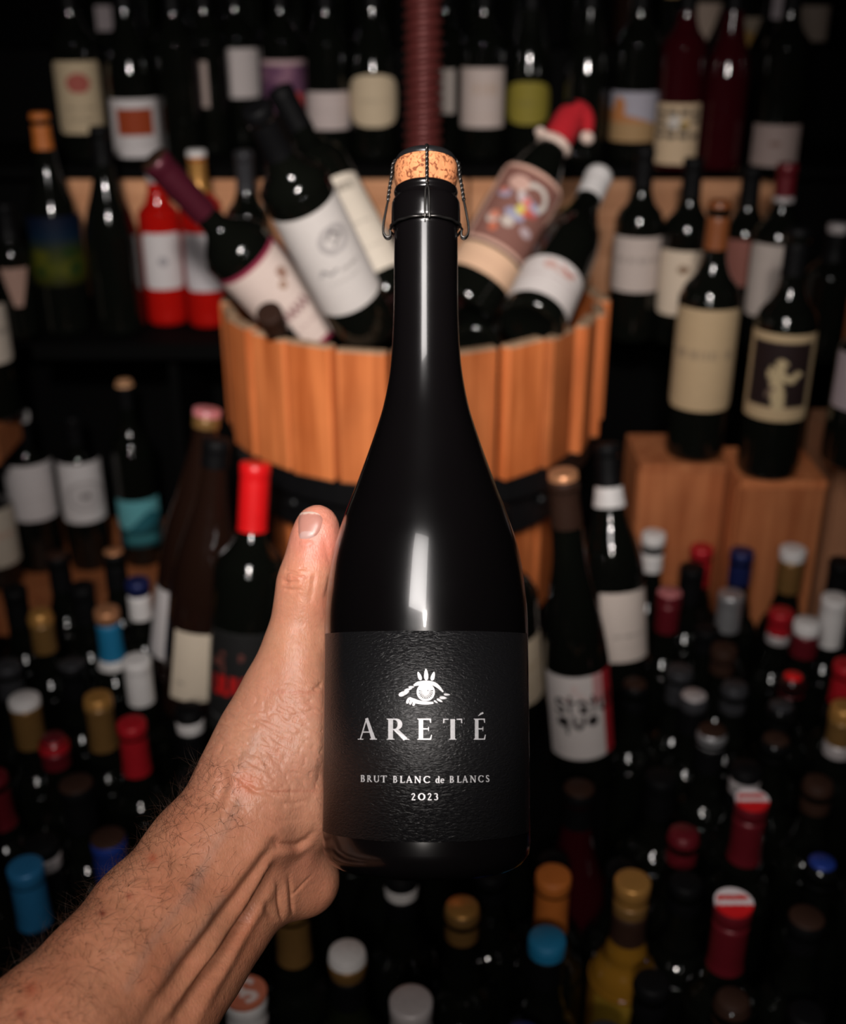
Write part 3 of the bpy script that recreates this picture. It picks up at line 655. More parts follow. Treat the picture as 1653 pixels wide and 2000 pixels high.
# ------------------------------------------------------------------ the crowd of low bottles (table z .60)
ZT0 = .60
LOW = [  # u, v, H, style segs, top, wide, label, extra
 (50, 1372, .30, ((.006, 'white'), (.05, 'dgold')), 'white', .0165, 'low bottle with a flat white stopper on a gold neck near the left edge', {}),
 (182, 1368, .30, ((.008, 'gold'), (.055, 'dgold')), None, .0145, 'low bottle with a long gold capsule left of the red capsule', {}),
 (208, 1193, .30, ((.016, 'copper'), (.050, 'cyan'), (.012, 'white')), None, .0150, 'low bottle with copper top, bright blue capsule and white lower band', {}),
 (78, 1198, .30, ((.012, 'gold'), (.04, 'dgold')), None, .0130, 'low bottle with a small gold capsule in front of the wooden shelf', {}),
 (282, 1136, .30, ((.018, 'navy'), (.034, 'white')), None, .0145, 'low bottle with navy top and white capsule', {}),
 (267, 1290, .30, ((.055, 'white'),), None, .0160, 'low bottle with an all-white capsule beside the held hand', {}),
 (262, 1412, .30, ((.060, 'red'),), None, .0150, 'low bottle with a dark red wax capsule left of the wrist', {}),
 (97, 1442, .285, ((.012, 'red'), (.02, 'dred')), 'dred', .0120, 'low bottle with a short pinkish red capsule between two gold ones', {}),
 (333, 1402, .29, ((.010, 'black'), (.014, 'white'), (.03, 'black')), 'black', .0150, 'low bottle with a black top over a white neck band beside the wrist', {}),
 (112, 1086, .30, ((.05, 'black'),), 'brown', .0150, 'low bottle with black capsule and brown top in front of the wooden shelf', {}),
 (222, 1080, .315, ((.05, 'black'),), 'copper', .0130, 'low bottle with black capsule and a coppery top near the turquoise label', {}),
 (28, 1152, .30, ((.05, 'black'),), None, .0150, 'low bottle with black capsule nearest the left edge below the shelf', {}),
 (160, 1148, .30, ((.05, 'black'),), 'black', .0155, 'low bottle with black capsule between the gold cap and the copper top', {}),
 (62, 1490, .26, ((.06, 'dred'),), None, .0140, 'low bottle with a dull dark red capsule under the short red one', {}),
 (120, 1592, .29, ((.05, 'black'),), 'brown', .0165, 'low bottle with a grey-brown flat top left of the forearm', {}),
 (14, 1300, .30, ((.04, 'grey'),), None, .0145, 'low bottle with dark grey capsule at the left edge', {}),
 (140, 1300, .29, ((.04, 'black'),), 'grey', .0150, 'low bottle with black capsule above the gold one', {}),
 (127, 1672, .27, ((.009, 'black'), (.014, 'lgrey'), (.03, 'black')), 'black', .0165, 'low bottle with black top over a pale crescent band left of the forearm', {}),
 (50, 1693, .30, ((.062, 'blue'),), None, .0155, 'low bottle with a dull blue screw cap at lower left', {}),
 (210, 1640, .285, ((.05, 'royal'),), 'brown', .0160, 'low bottle with royal blue capsule and brownish top beside the forearm', {}),
 (72, 1850, .27, ((.03, 'black'),), None, .0145, 'low dark bottle against the forearm at lower left', {}),
 (570, 1765, .30, ((.06, 'dgold'),), None, .0150, 'low bottle with amber gold capsule below the wrist', {}),
 (678, 1865, .285, ((.006, 'white'), (.014, 'green_') if False else (.014, 'dgold'), (.03, 'black')), 'white', .0150, 'low bottle with a shiny white top over olive glass below the held bottle', {'glassm': 'green'}),
 (803, 1958, .30, ((.02, 'lgrey'), (.03, 'lgrey')), None, .0165, 'low bottle with plain whitish screw cap at the bottom edge', {}),
 (480, 1945, .285, ((.020, 'white'), (.02, 'lgrey')), 'curl', .0165, 'low bottle whose copper top shows a white curl, bottom edge', {}),
 (792, 1712, .29, ((.010, 'black'), (.012, 'white'), (.02, 'black')), 'black', .0150, 'low bottle with a white neck crescent just under the held bottle', {}),
 (905, 1775, .285, ((.03, 'dgold'),), 'gold', .0145, 'low bottle with dull copper-gold top below the held bottle', {}),
 (988, 1745, .27, ((.03, 'black'),), None, .0140, 'low dark bottle with two glints left of the orange capsule', {}),
 (1080, 1745, .30, ((.058, 'orange'),), None, .0152, 'low bottle with matt orange capsule', {}),
 (1057, 1880, .29, ((.012, 'cyan'), (.03, 'black')), 'cyan', .0155, 'low bottle with flat blue cap in front of the orange capsule', {}),
 (1045, 1980, .25, ((.03, 'navy'),), None, .0150, 'low bottle with dark navy capsule at the bottom edge', {}),
 (1253, 1722, .30, ((.020, 'gold'), (.012, 'dgold'), (.03, 'brown')), None, .0155, 'low amber bottle with ringed gold capsule', {'glassm': 'amber', 'labels': [(Print((.30, .18, .02)), .8, .10, .19)]}),
 (1186, 1968, .25, ((.02, 'grey'),), 'grey', .0165, 'low bottle with grey metallic cap at the bottom edge', {}),
 (1425, 1572, .30, ((.016, 'dred'), (.05, 'dred')), 'swoosh', .0155, 'upper of the two dark red capsules with red and white tops', {}),
 (1414, 1762, .30, ((.016, 'dred'), (.05, 'dred')), 'swoosh', .0160, 'lower of the two dark red capsules with red and white tops', {}),
 (1483, 1503, .29, ((.010, 'black'), (.016, 'lgrey'), (.02, 'black')), 'black', .0150, 'low bottle with black top over a grey crescent right of the upper swoosh cap', {}),
 (1393, 1425, .29, ((.016, 'silver'), (.03, 'black')), 'brown', .0145, 'low bottle with a shiny silver ring cap', {}),
 (1632, 1378, .30, ((.014, 'gold'), (.03, 'dgold'), (.015, 'lgrey')), None, .0140, 'low bottle with gold capsule and pale band at the right edge', {}),
 (1352, 1632, .27, ((.03, 'dred'),), 'dred', .0140, 'low bottle with a nearly black red capsule left of the swoosh caps', {}),
 (1290, 1690, .25, ((.03, 'black'),), None, .0140, 'low bottle with a long pale vertical label at right', {'labels': [(Print((.42, .36, .38)), .42, .05, .17, None, -.2)]}),
 (1606, 1688, .27, ((.02, 'black'),), 'royal', .0120, 'low bottle with a tiny blue top at lower right', {}),
 (1562, 1838, .28, ((.03, 'black'),), 'brown', .0150, 'low bottle with a dark brown-grey cap at lower right', {}),
 (1538, 1930, .27, ((.010, 'black'), (.014, 'grey'), (.02, 'black')), 'black', .0155, 'low bottle with black top over a grey crescent at lower right corner', {}),
 (1442, 1895, .26, ((.02, 'brown'),), 'brown', .0130, 'low bottle with torn tan foil below the lower swoosh cap', {}),
 (1145, 1575, .29, ((.04, 'black'),), 'brown', .0150, 'dark red low bottle with black capsule right of the held bottle base', {'glassm': 'winered', 'R': .040, 'kind': 'burgundy'}),
 (1120, 1740, .26, ((.03, 'black'),), None, .0140, 'low dark bottle between the orange and the gold capsules', {}),
 (1335, 1790, .27, ((.03, 'black'),), None, .0140, 'low dark bottle between the gold capsule and the lower swoosh cap', {}),
 (1380, 1925, .26, ((.03, 'black'),), None, .0140, 'low dark bottle in front of the lower swoosh cap', {}),
 (1527, 1990, .24, ((.03, 'black'),), None, .0140, 'low dark bottle at the bottom edge below the grey crescent', {}),
 (1325, 1036, .33, ((.016, 'white'), (.010, 'black'), (.026, 'white')), None, .0155, 'bottle with white capsule and black stripe in front of the first wooden box', {}),
 (1360, 1082, .31, ((.055, 'red'),), None, .0150, 'bottle with dark red capsule right of the striped capsule', {}),
 (1303, 1162, .30, ((.012, 'dred'), (.04, 'dred')), 'pink', .0155, 'bottle with a pink-topped dark red capsule in front of the box', {}),
 (1398, 1128, .31, ((.05, 'black'),), None, .0160, 'bottle with black capsule between the red and the silver ones', {}),
 (1468, 1084, .33, ((.045, 'navy'),), None, .0150, 'bottle with navy blue capsule in front of the second wooden box', {}),
 (1459, 1152, .30, ((.050, 'silver'),), None, .0160, 'bottle with silver grey capsule in front of the navy one', {}),
 (1524, 1056, .335, ((.014, 'white'), (.045, 'dgold')), None, .0165, 'bottle with white cap on a gold neck right of the navy capsule', {}),
 (1596, 1108, .32, ((.05, 'black'),), None, .0165, 'bottle with black capsule near the pale box', {}),
 (1646, 1070, .33, ((.05, 'grey'),), None, .0160, 'bottle with dark grey capsule cut by the right edge', {}),
 (1566, 1195, .30, ((.012, 'white'), (.03, 'winered_') if False else (.03, 'dred')), 'white', .0165, 'bottle with a flat white cap over dark red foil', {}),
 (1606, 1170, .30, ((.065, 'white'),), None, .0165, 'bottle with an all-white capsule at right', {}),
 (1536, 1205, .28, ((.03, 'red'), (.012, 'lgrey')), None, .0150, 'bottle with red capsule and pale band left of the flat white cap', {}),
 (1550, 1328, .29, ((.02, 'dred'),), 'bright', .0100, 'low bottle with a small bright red top at right', {}),
 (1648, 1300, .30, ((.05, 'red'),), None, .0150, 'low bottle with red capsule cut by the right edge', {}),
 (1350, 1360, .29, ((.012, 'grey'), (.03, 'black')), 'lgrey', .0135, 'low bottle with pale grey top right of the fat black lettering', {}),
 (1320, 1362, .28, ((.03, 'black'),), 'brown', .0130, 'low bottle with brown top left of the pale grey one', {}),
 (1425, 1330, .28, ((.04, 'grey'),), None, .0145, 'low bottle with grey ribbed capsule in the middle right', {}),
 (1465, 1345, .28, ((.03, 'grey'),), 'grey', .0140, 'low bottle with a dull grey top beside the ribbed capsule', {}),
 (1595, 1385, .29, ((.02, 'black'),), 'grey', .0130, 'low bottle with dark top left of the right-edge gold capsule', {}),
 (1500, 1420, .29, ((.02, 'black'),), 'brown', .0130, 'low bottle with tan speckled top right of the silver ring cap', {}),
 (1380, 1225, .29, ((.03, 'brown'),), 'brown', .0150, 'bottle with brown capsule below the black one in front of the boxes', {}),
 (1330, 1200, .28, ((.03, 'black'),), None, .0150, 'dark bottle with a blue-green glint below the pink-topped capsule', {}),
 (1590, 1530, .28, ((.03, 'brown'),), 'brown', .0140, 'low bottle with a rusty brown capsule at the right', {}),
]
placed = [(b[0].matrix_world.translation.x, b[0].matrix_world.translation.y, b[2]) for b in BOT if b[0].matrix_world.translation.z < .9]
import json
low_pos = []
for (u, v, H, segs, top, wide, lb, ex) in LOW:
    T = at_z(u, v, ZT0+H); low_pos.append([T.x, T.y, ex.get('R', .0315), H])
# relax neighbours apart so that the bodies do not cross
fixed = [(x, y, r) for x, y, r in placed]
poly = [(-.33, 1.68), (-.33, 1.15), (-.29, 1.085), (.095, 1.085), (.095, .995), (.205, .995), (.205, 1.205), (.272, 1.205), (.272, 1.68)]
org = [tuple(q) for q in low_pos]; wts = [.12 if (s[3][0][1] not in ('black', 'brown', 'grey', 'dred') or not (s[4] in (None, 'black', 'brown', 'grey'))) else 1.0 for s in LOW]
for it in range(160):
    for q in low_pos:
        if q[0] > .41: q[1] = min(q[1], 1.312)
        elif q[0] > .25: q[1] = min(q[1], 1.366)
        r = q[2]+.001
        if q[1] > 1.205-r and .10 < q[0] < .272+r: q[0] += .004
        elif q[1] > .995-r and .05 < q[0] < .205+r: q[1] -= .003
        elif q[1] > 1.085-r and -.29-r < q[0] < -.1: q[1] -= .003
        elif q[1] > 1.15-r and -.33-r < q[0] < -.1: q[0] -= .003
    for i in range(len(low_pos)):
        for j in range(len(low_pos)):
            if i == j: continue
            dx, dy = low_pos[i][0]-low_pos[j][0], low_pos[i][1]-low_pos[j][1]; d = math.hypot(dx, dy)+1e-9; m = low_pos[i][2]+low_pos[j][2]+.0005
            if d < m: low_pos[i][0] += dx/d*(m-d)*.9*wts[i]/(wts[i]+wts[j]); low_pos[i][1] += dy/d*(m-d)*.9*wts[i]/(wts[i]+wts[j])
for (u, v, H, segs, top, wide, lb, ex), (x, y, R, _) in zip(LOW, low_pos):
    B = Vector((x, y, ZT0)); ex = dict(ex); ex.setdefault('R', R)
    if top == 'swoosh': top = disc_print(swoosh)
    elif top == 'curl': top = disc_print(curl)
    bottle(pose(B), lb, H=H, segs=segs, top=top, wide=wide, **ex)
# dark bottles nobody lit: fill the gaps between them
taken = [(x, y) for x, y, _, _ in low_pos] + [(x, y) for x, y, _ in placed]
rf = random.Random(21); proto = {}
def inside(x, y, m=.038):
    for dx, dy in ((m, 0), (-m, 0), (0, m), (0, -m), (0, 0)):
        c = False; X, Y = x+dx, y+dy; n = len(poly)
        for i in range(n):
            (x1, y1), (x2, y2) = poly[i], poly[i-1]
            if (y1 > Y) != (y2 > Y) and X < (x2-x1)*(Y-y1)/(y2-y1)+x1: c = not c
        if c: return True
    return False
nfill = 0
for iy in range(16):
    for ix in range(24):
        x = -.86+.0785*ix+(.039 if iy % 2 else 0); y = .47+.0775*iy
        if x > .25 and y > 1.25 or x < -.35 and y > 1.22: continue
        if inside(x, y) or abs(x) > .93 or y > 1.62: continue
        if any(math.hypot(x-a, y-b) < .070 for a, b in taken): continue
        zc = y*cp+.8*sp
        if abs(x/zc*FPX) > 930: continue
        kk = rf.choice(['bordeaux', 'burgundy', 'bordeaux', 'champagne']); H = rf.choice([.27, .285, .30])
        key = (kk, H)
        if key in proto:
            src = proto[key]; r = src.copy(); C.objects.link(r); r.matrix_world = pose(Vector((x, y, ZT0)))
            for ch in src.children:
                c = ch.copy(); C.objects.link(c); c.parent = r
        else:
            proto[key] = bottle(pose(Vector((x, y, ZT0))), 'dark bottle lost in shadow among the crowd of low bottles', kind=kk, H=H, R=.0355, segs=((.045, 'black'),), group='unlit dark bottles on the low table')
        taken.append((x, y)); nfill += 1
print('fill', nfill)
# ------------------------------------------------------------------ the bottle held up in front
TAU = math.radians(8); D = np.array([0, math.cos(TAU), math.sin(TAU)]); NF = np.array([0, math.sin(TAU), -math.cos(TAU)]); XX = np.array([1.0, 0, 0])
A0 = cc(832.5, 1450, .52)
def s_of(v):
    k = -(v-CY)/FPX; return (k*A0[2]-A0[1])/(D[1]-k*D[2])
def R_of(v, hw):
    d = (A0+s_of(v)*D)[2]; q = hw/FPX; return d*q/math.sqrt(1+q*q)
def AP(s, phi, r): return A0+s*D+r*(math.sin(phi)*XX+math.cos(phi)*NF)
VB = 1690; SB = s_of(VB)
RL = R_of(1450, 202)
origin = c2w(A0+SB*D)
rowsM = Matrix(((1, 0, 0), tuple(c2w(-NF)-c2w((0, 0, 0))), tuple(c2w(D)-c2w((0, 0, 0))))).transposed()
HM = rowsM.to_4x4(); HM.translation = origin
def cyl(u, v, R):
    """pixel -> (phi, height above base) on the cylinder of radius R round the bottle's axis"""
    d = cc(u, v, 1.0); o = -A0
    def perp(p): return np.array([p.dot(XX), p.dot(NF)])
    a, b = perp(d), perp(o); A = a.dot(a); B = a.dot(b); Cc = b.dot(b)-R*R
    t = (-B-math.sqrt(max(0, B*B-A*Cc)))/A; p = d*t-A0; q = perp(p)
    return math.atan2(q[0], q[1]), p.dot(D)-SB
held = thing('champagne_bottle', 'large black sparkling wine bottle held up in the hand, black label with silver eye', 'bottle', mat=HM)
pts = [(1690, 120, 0.007), (1692, 160, 0), (1690, 178, 0), (1683, 191, 0), (1672, 198, 0), (1655, 201.5, 0), (1640, 202, 0)]
P_ = [(R_of(1690, 110), .006), (R_of(1690, 150), .001), (R_of(1690, 172), 0.0), (R_of(1690, 188), .002), (RL*.985, .006), (RL, .011), (RL, .016)]
prof = P_ + [(RL, s_of(v)-SB) for v in (1560, 1450, 1340, 1250)]
body = [(1232, 1.0), (1182, None, 197), (1124, None, 190), (1066, None, 178.5), (1008, None, 159.5), (950, None, 137), (892, None, 115.5), (834, None, 95.5), (790, None, 82.5), (732, None, 71.5), (680, None, 66.3), (600, None, 62.8), (520, None, 62.3), (456, None, 62)]
bp = [(RL, s_of(1245)-SB)]+[(RL if b[1] else R_of(b[0], b[2]), s_of(b[0])-SB) for b in body]
prof += [tuple(q) for q in catmull(bp, 4)]
prof += [(R_of(v, h), s_of(v)-SB) for v, h in ((448, 62), (446, 65), (443, 67), (436, 67.6), (415, 67.2), (400, 66.5), (394, 64), (390, 60), (387, 58.5), (384, 59), (381, 61.5), (377, 62.5), (373, 61.5), (370, 58), (368, 50))]
m, t, b = nmat('held_black_glass')
b.inputs['Base Color'].default_value = (.0022, .0018, .002, 1); b.inputs['Roughness'].default_value = .15; b.inputs['Specular IOR Level'].default_value = .38
b.inputs['Coat Weight'].default_value = .3; b.inputs['Coat Roughness'].default_value = .03
tc = t.nodes.new('ShaderNodeTexCoord'); n = t.nodes.new('ShaderNodeTexNoise'); n.inputs['Scale'].default_value = 35
t.links.new(tc.outputs['Object'], n.inputs['Vector']); mr = t.nodes.new('ShaderNodeMapRange'); mr.inputs['To Min'].default_value = .17; mr.inputs['To Max'].default_value = .24
t.links.new(n.outputs['Fac'], mr.inputs['Value']); t.links.new(mr.outputs[0], b.inputs['Roughness'])
M['held'] = m
link('glass', lathe('glass', prof, m, 96, True, True), held)
# label
m, t, b = nmat('black_textured_paper')
b.inputs['Base Color'].default_value = (.006, .0058, .0066, 1); b.inputs['Roughness'].default_value = .40; b.inputs['Specular IOR Level'].default_value = .60
tc = t.nodes.new('ShaderNodeTexCoord'); mp = t.nodes.new('ShaderNodeMapping'); mp.inputs['Scale'].default_value = (1, 1, 2.6)
t.links.new(tc.outputs['Object'], mp.inputs['Vector'])
n = t.nodes.new('ShaderNodeTexNoise'); n.inputs['Scale'].default_value = 430; n.inputs['Detail'].default_value = 3; n.inputs['Distortion'].default_value = 1.2; n.inputs['Roughness'].default_value = .5
t.links.new(mp.outputs[0], n.inputs['Vector']); bmp = t.nodes.new('ShaderNodeBump'); bmp.inputs['Strength'].default_value = .7; bmp.inputs['Distance'].default_value = .0007
t.links.new(n.outputs['Fac'], bmp.inputs['Height']); t.links.new(bmp.outputs[0], b.inputs['Normal'])
z1 = cyl(832, 1232, RL)[1]; z0 = cyl(832, 1645, RL)[1]; hl = 1.30; NL = 80
V, F = [], []
for rr in (RL+.0003, RL):
    for z in (z0, z1):
        for i in range(NL+1):
            a = -hl+2*hl*i/NL; V.append((rr*math.sin(a), -rr*math.cos(a), z))
q = NL+1
for i in range(NL):
    F += [(i, i+1, q+i+1, q+i), (2*q+i, 3*q+i, 3*q+i+1, 2*q+i+1), (q+i, q+i+1, 3*q+i+1, 3*q+i), (i, 2*q+i, 2*q+i+1, i+1)]
F += [(0, q, 3*q, 2*q), (NL, 2*q+NL, 3*q+NL, q+NL)]
lab = link('label', mesh('label', V, F, m), held)
lme = lab.data
edge = plain('label_cut_edge', (.30, .28, .29), .5); lme.materials.append(edge)
lme.polygons.foreach_set('use_smooth', [p.index % 4 < 2 for p in lme.polygons])
for p in lme.polygons:
    if abs(p.normal.z) > .8: p.material_index = 1
# lettering, cut as flat foil shapes wrapped on the label
foil = plain('silver_foil', (.74, .73, .75), .45, .4, .1, 900)
ROFF = RL+.00042
def wrap(polys, name, th=.00012):
    """polys: pixel outlines on the label; each becomes a thin foil shape"""
    V, F = [], []
    for poly in polys:
        n = len(poly); o = len(V)
        for rr in (ROFF, ROFF-th):
            for (u, v) in poly:
                ph, z = cyl(u, v, RL); V.append((rr*math.sin(ph), -rr*math.cos(ph), z))
        F.append(tuple(o+i for i in range(n))); F += [(o+i, o+n+i, o+n+(i+1) % n, o+(i+1) % n) for i in range(n)]
    me = mesh(name, V, F, foil, False); bm = bmesh.new(); bm.from_mesh(me); bmesh.ops.recalc_face_normals(bm, faces=bm.faces[:]); bm.to_mesh(me); bm.free()
    return me
def quad(x0, y0, x1, y1, w0, w1=None):
    w1 = w0 if w1 is None else w1; dx, dy = x1-x0, y1-y0; L = math.hypot(dx, dy); nx, ny = -dy/L, dx/L
    return [(x0+nx*w0/2, y0+ny*w0/2), (x1+nx*w1/2, y1+ny*w1/2), (x1-nx*w1/2, y1-ny*w1/2), (x0-nx*w0/2, y0-ny*w0/2)]
def arcs(cx, cy, rx, ry, a0, a1, wthick, wthin, n=14):
    """calligraphic arc in small quads: thick where it runs upright"""
    out = []; pts = []
    for i in range(n+1):
        a = math.radians(a0+(a1-a0)*i/n); c, s = math.cos(a), math.sin(a); w = wthin+(wthick-wthin)*abs(c)**1.3
        pts.append(((cx+(rx)*c+w/2*c, cy+(ry)*s+w/2*s), (cx+rx*c-w/2*c, cy+ry*s-w/2*s)))
    for (a, b), (c, d) in zip(pts[:-1], pts[1:]): out.append([a, c, d, b])
    return out
def glyph(ch, T=.15, t=.055, sf=.05):
    """capitals in a box of height 1 (y down), returns polys and width"""
    S = lambda x, w=.17, y=1.0: [(x-w, y-sf*.2), (x-w, y), (x+w, y), (x+w, y-sf*.2), (x+T*.5, y-sf*1.2), (x-T*.5, y-sf*1.2)]
    St = lambda x, w=.17: [(x-w, 0), (x-w, sf*.2), (x-T*.5, sf*1.2), (x+T*.5, sf*1.2), (x+w, sf*.2), (x+w, 0)]
    def st(x): return [quad(x, 0.02, x, .98, T)]
    if ch == 'A':
        return [quad(.42, 0.0, .12, .98, t), quad(.42, -.02, .76, .98, T*.7, T), quad(.22, .64, .62, .64, t), [(0, .96), (0, 1), (.26, 1), (.26, .96)], [(.58, .95), (.58, 1), (.92, 1), (.92, .95)]], .92
    if ch == 'B':
        return st(.16)+[S(.16, .15), St(.16, .15)]+arcs(.30, .255, .20, .23, -90, 90, T, t, 10)+arcs(.33, .735, .235, .24, -90, 90, T, t, 10)+[quad(.16, .025, .31, .025, t), quad(.16, .49, .31, .49, t), quad(.16, .975, .34, .975, t)], .66
    if ch == 'C':
        return arcs(.50, .5, .42, .475, 42, 318, T, t, 22)+[[(.80, .13), (.85, .02), (.87, .26), (.83, .26)], [(.80, .87), (.87, .74), (.84, .90)]], .88
    if ch == 'E':
        return st(.17)+[S(.17), St(.17), quad(.17, .025, .60, .025, t), [(.56, 0), (.62, 0), (.63, .20), (.60, .20), (.56, .06)], quad(.17, .485, .52, .485, t), [(.50, .40), (.53, .38), (.53, .60), (.50, .58)],
               quad(.17, .975, .62, .975, t), [(.58, .94), (.64, .76), (.67, .78), (.63, 1), (.58, 1)]], .67
    if ch == 'L':
        return st(.17)+[S(.17), St(.17), quad(.17, .975, .60, .975, t), [(.55, .94), (.61, .78), (.64, .80), (.60, 1), (.55, 1)]], .62
    if ch == 'N':
        return [quad(.16, .02, .16, .98, t), quad(.16, 0, .80, 1.0, T), quad(.80, .02, .80, .98, t), [(0, 0), (0, .05), (.2, .05), (.2, 0)], [(.02, .95), (.02, 1), (.30, 1), (.30, .95)], [(.66, 0), (.66, .05), (.94, .05), (.94, 0)]], .95
    if ch == 'R':
        return st(.17)+[S(.17), St(.17)]+arcs(.33, .27, .22, .245, -90, 90, T, t, 10)+[quad(.17, .025, .34, .025, t), quad(.17, .515, .34, .515, t), quad(.36, .50, .78, .98, T*.8, T), [(.66, .96), (.70, 1), (.94, 1), (.90, .96)]], .86
    if ch == 'S':
        return arcs(.30, .26, .20, .235, 330, 90, T*.75, t, 12)+arcs(.31, .73, .21, .245, 270, 510, T*.75, t, 14)+[quad(.18, .40, .42, .58, T*.9), [(.44, .03), (.50, .02), (.50, .22), (.47, .2)], [(.10, .78), (.06, .98), (.12, .97)]], .56
    if ch == 'T':
        return [quad(.40, .02, .40, .98, T), S(.40), quad(.02, .03, .78, .03, t), [(.0, 0), (.05, 0), (.04, .2), (-.01, .22)], [(.75, 0), (.80, 0), (.81, .22), (.76, .2)]], .80
    if ch == 'U':
        return [quad(.17, .02, .17, .66, T), St(.17), quad(.74, .02, .74, .66, t), [(.60, 0), (.60, .05), (.88, .05), (.88, 0)]]+arcs(.455, .64, .285, .335, 0, 180, (T+t)/2, t, 12), .88
    if ch == 'd':
        return arcs(.25, .66, .19, .31, 0, 360, T, t, 18)+[quad(.47, -.05, .47, .97, T*.9), quad(.36, -.03, .47, -.03, t), quad(.47, .975, .60, .975, t)], .62
    if ch == 'e':
        return arcs(.26, .66, .21, .31, 40, 355, T, t, 18)+[quad(.07, .62, .46, .62, t)], .52
    if ch == '2':
        return arcs(.28, .26, .19, .235, 190, 370, T*.8, t, 10)+[quad(.46, .32, .08, .95, T*.7, t), quad(.05, .95, .58, .95, T*.6)], .60
    if ch == 'O' or ch == '0':
        return arcs(.44, .5, .37, .46, 0, 360, T, t, 26), .90
    if ch == '3':
        return arcs(.25, .25, .18, .22, 215, 450, T*.8, t, 12)+arcs(.25, .72, .21, .25, 270, 500, T*.8, t, 12), .52
    return [], .4
def place_glyph(ch, x0, x1, y0, y1, T=.15, t=.055, acc=False):
    pl, w = glyph(ch, T, t); out = [[(x0+(x/w)*(x1-x0), y0+y*(y1-y0)) for x, y in p] for p in pl]
    return out
big = []
for ch, x0, x1 in (('A', 700.5, 737.2), ('R', 755.7, 796.8), ('E', 815.3, 843.9), ('T', 865.8, 902.2), ('E', 924.6, 948)):
    o = link('letter', wrap(place_glyph(ch, x0, x1, 1403.6, 1444.5, .19, .055), 'letter'), lab)
o = link('accent', wrap([[(933, 1398.6), (938.5, 1392.2), (942.6, 1390.8), (943.8, 1393.6)]], 'accent'), lab)
sm_ = []
for ch, x0, x1 in (('B', 705.6, 714), ('R', 718, 727.5), ('U', 730.6, 742.2), ('T', 744.5, 756.4), ('B', 768.3, 776.7), ('L', 781.5, 791.3), ('A', 793.7, 806.5), ('N', 809.4, 823), ('C', 827.5, 840.4),
                   ('B', 878, 886.5), ('L', 892, 901), ('A', 902.6, 914), ('N', 917.3, 929.7), ('C', 933.6, 944), ('S', 948.3, 954.8)):
    dy = 2.0*(1-((x0-830)/125)**2); sm_ += place_glyph(ch, x0, x1, 1513.8+dy, 1526.8+dy, .165, .085)
for ch, x0, x1 in (('d', 851, 859.4), ('e', 860.7, 867.6)): sm_ += place_glyph(ch, x0, x1, 1516.5, 1529.2, .17, .085)
link('small_lettering', wrap(sm_, 'small_lettering'), lab)
yr = []
for ch, x0, x1 in (('2', 803.8, 812), ('O', 817.2, 831), ('2', 835.3, 843.5), ('3', 847.5, 855.6)): yr += place_glyph(ch, x0, x1, 1549.3, 1562.5, .19, .09)
link('year', wrap(yr, 'year'), lab)
# the eye emblem (coordinates from a 3.757x enlargement)
def E(pts): return [(690+x/5.904, 1290+y/5.904) for x, y in pts]
def tear(cx, cy, L, W, ang):
    a = math.radians(ang); out = []
    for i in range(14):
        t_ = 2*PI*i/14; x = math.sin(t_)*W/2*(1-.35*math.cos(t_)); y = -math.cos(t_)*L/2
        out.append((cx+x*math.cos(a)-y*math.sin(a), cy+x*math.sin(a)+y*math.cos(a)))
    return out
def band(P0, W0, n=18):
    P0 = catmull(P0, 6); W = np.interp(np.linspace(0, 1, len(P0)), np.linspace(0, 1, len(W0)), W0); out = []
    L, R = [], []
    for i in range(len(P0)):
        d = P0[min(i+1, len(P0)-1)]-P0[max(0, i-1)]; d = d/np.linalg.norm(d); nn = np.array([-d[1], d[0]]); L.append(P0[i]+nn*W[i]/2); R.append(P0[i]-nn*W[i]/2)
    return [[tuple(L[i]), tuple(L[i+1]), tuple(R[i+1]), tuple(R[i])] for i in range(len(P0)-1)]
eye = [tear(842, 163, 134, 46, -2), tear(765, 178, 102, 38, -20), tear(920, 181, 106, 42, 15)]
eye += band([(700, 288), (748, 268), (830, 254), (915, 264), (975, 298), (1037, 362)], [16, 44, 42, 44, 40, 14])
eye += [tear(588, 378, 130, 50, 68), tear(637, 334, 92, 26, 74), tear(674, 306, 68, 20, 88)]
eye += band([(648, 432), (700, 462), (760, 480), (840, 491), (925, 487)], [26, 46, 40, 34, 22])
eye += [tear(634, 462, 76, 32, 18), tear(667, 478, 66, 28, 18), tear(704, 492, 64, 28, 18)]
eye += [tear(953, 476, 52, 18, 125), tear(997, 460, 76, 26, 119), tear(1036, 430, 86, 34, 95), tear(1080, 393, 72, 24, 94)]
cx_, cy_ = 838, 364
def pol(r, a): return (cx_+r*math.cos(math.radians(a)), cy_+r*math.sin(math.radians(a)))
eye += [[pol(104, a) for a in range(0, 360, 10)]]
em = link('eye_emblem', wrap([E(p) for p in eye], 'eye_emblem'), held)
spk = []
for a in (-12, 8, 24, 40, 56, 72, 88, 104, 120, 136, 152, 170, 192):
    r1 = 82 if a > 0 else 86; spk.append([pol(36, a-3), pol(r1, a-5), pol(r1, a+5), pol(36, a+4)])
spk.append([(862+9*math.cos(t_), 346+8*math.sin(t_)) for t_ in np.linspace(0, 5.5, 8)])
ROFF_, foil_ = ROFF, foil; ROFF = ROFF+.00018; foil = plain('iris_ink', (.012, .012, .013), .5)
link('iris_line', wrap([E(p) for p in spk], 'iris_line', .00008), em); ROFF, foil = ROFF_, foil_
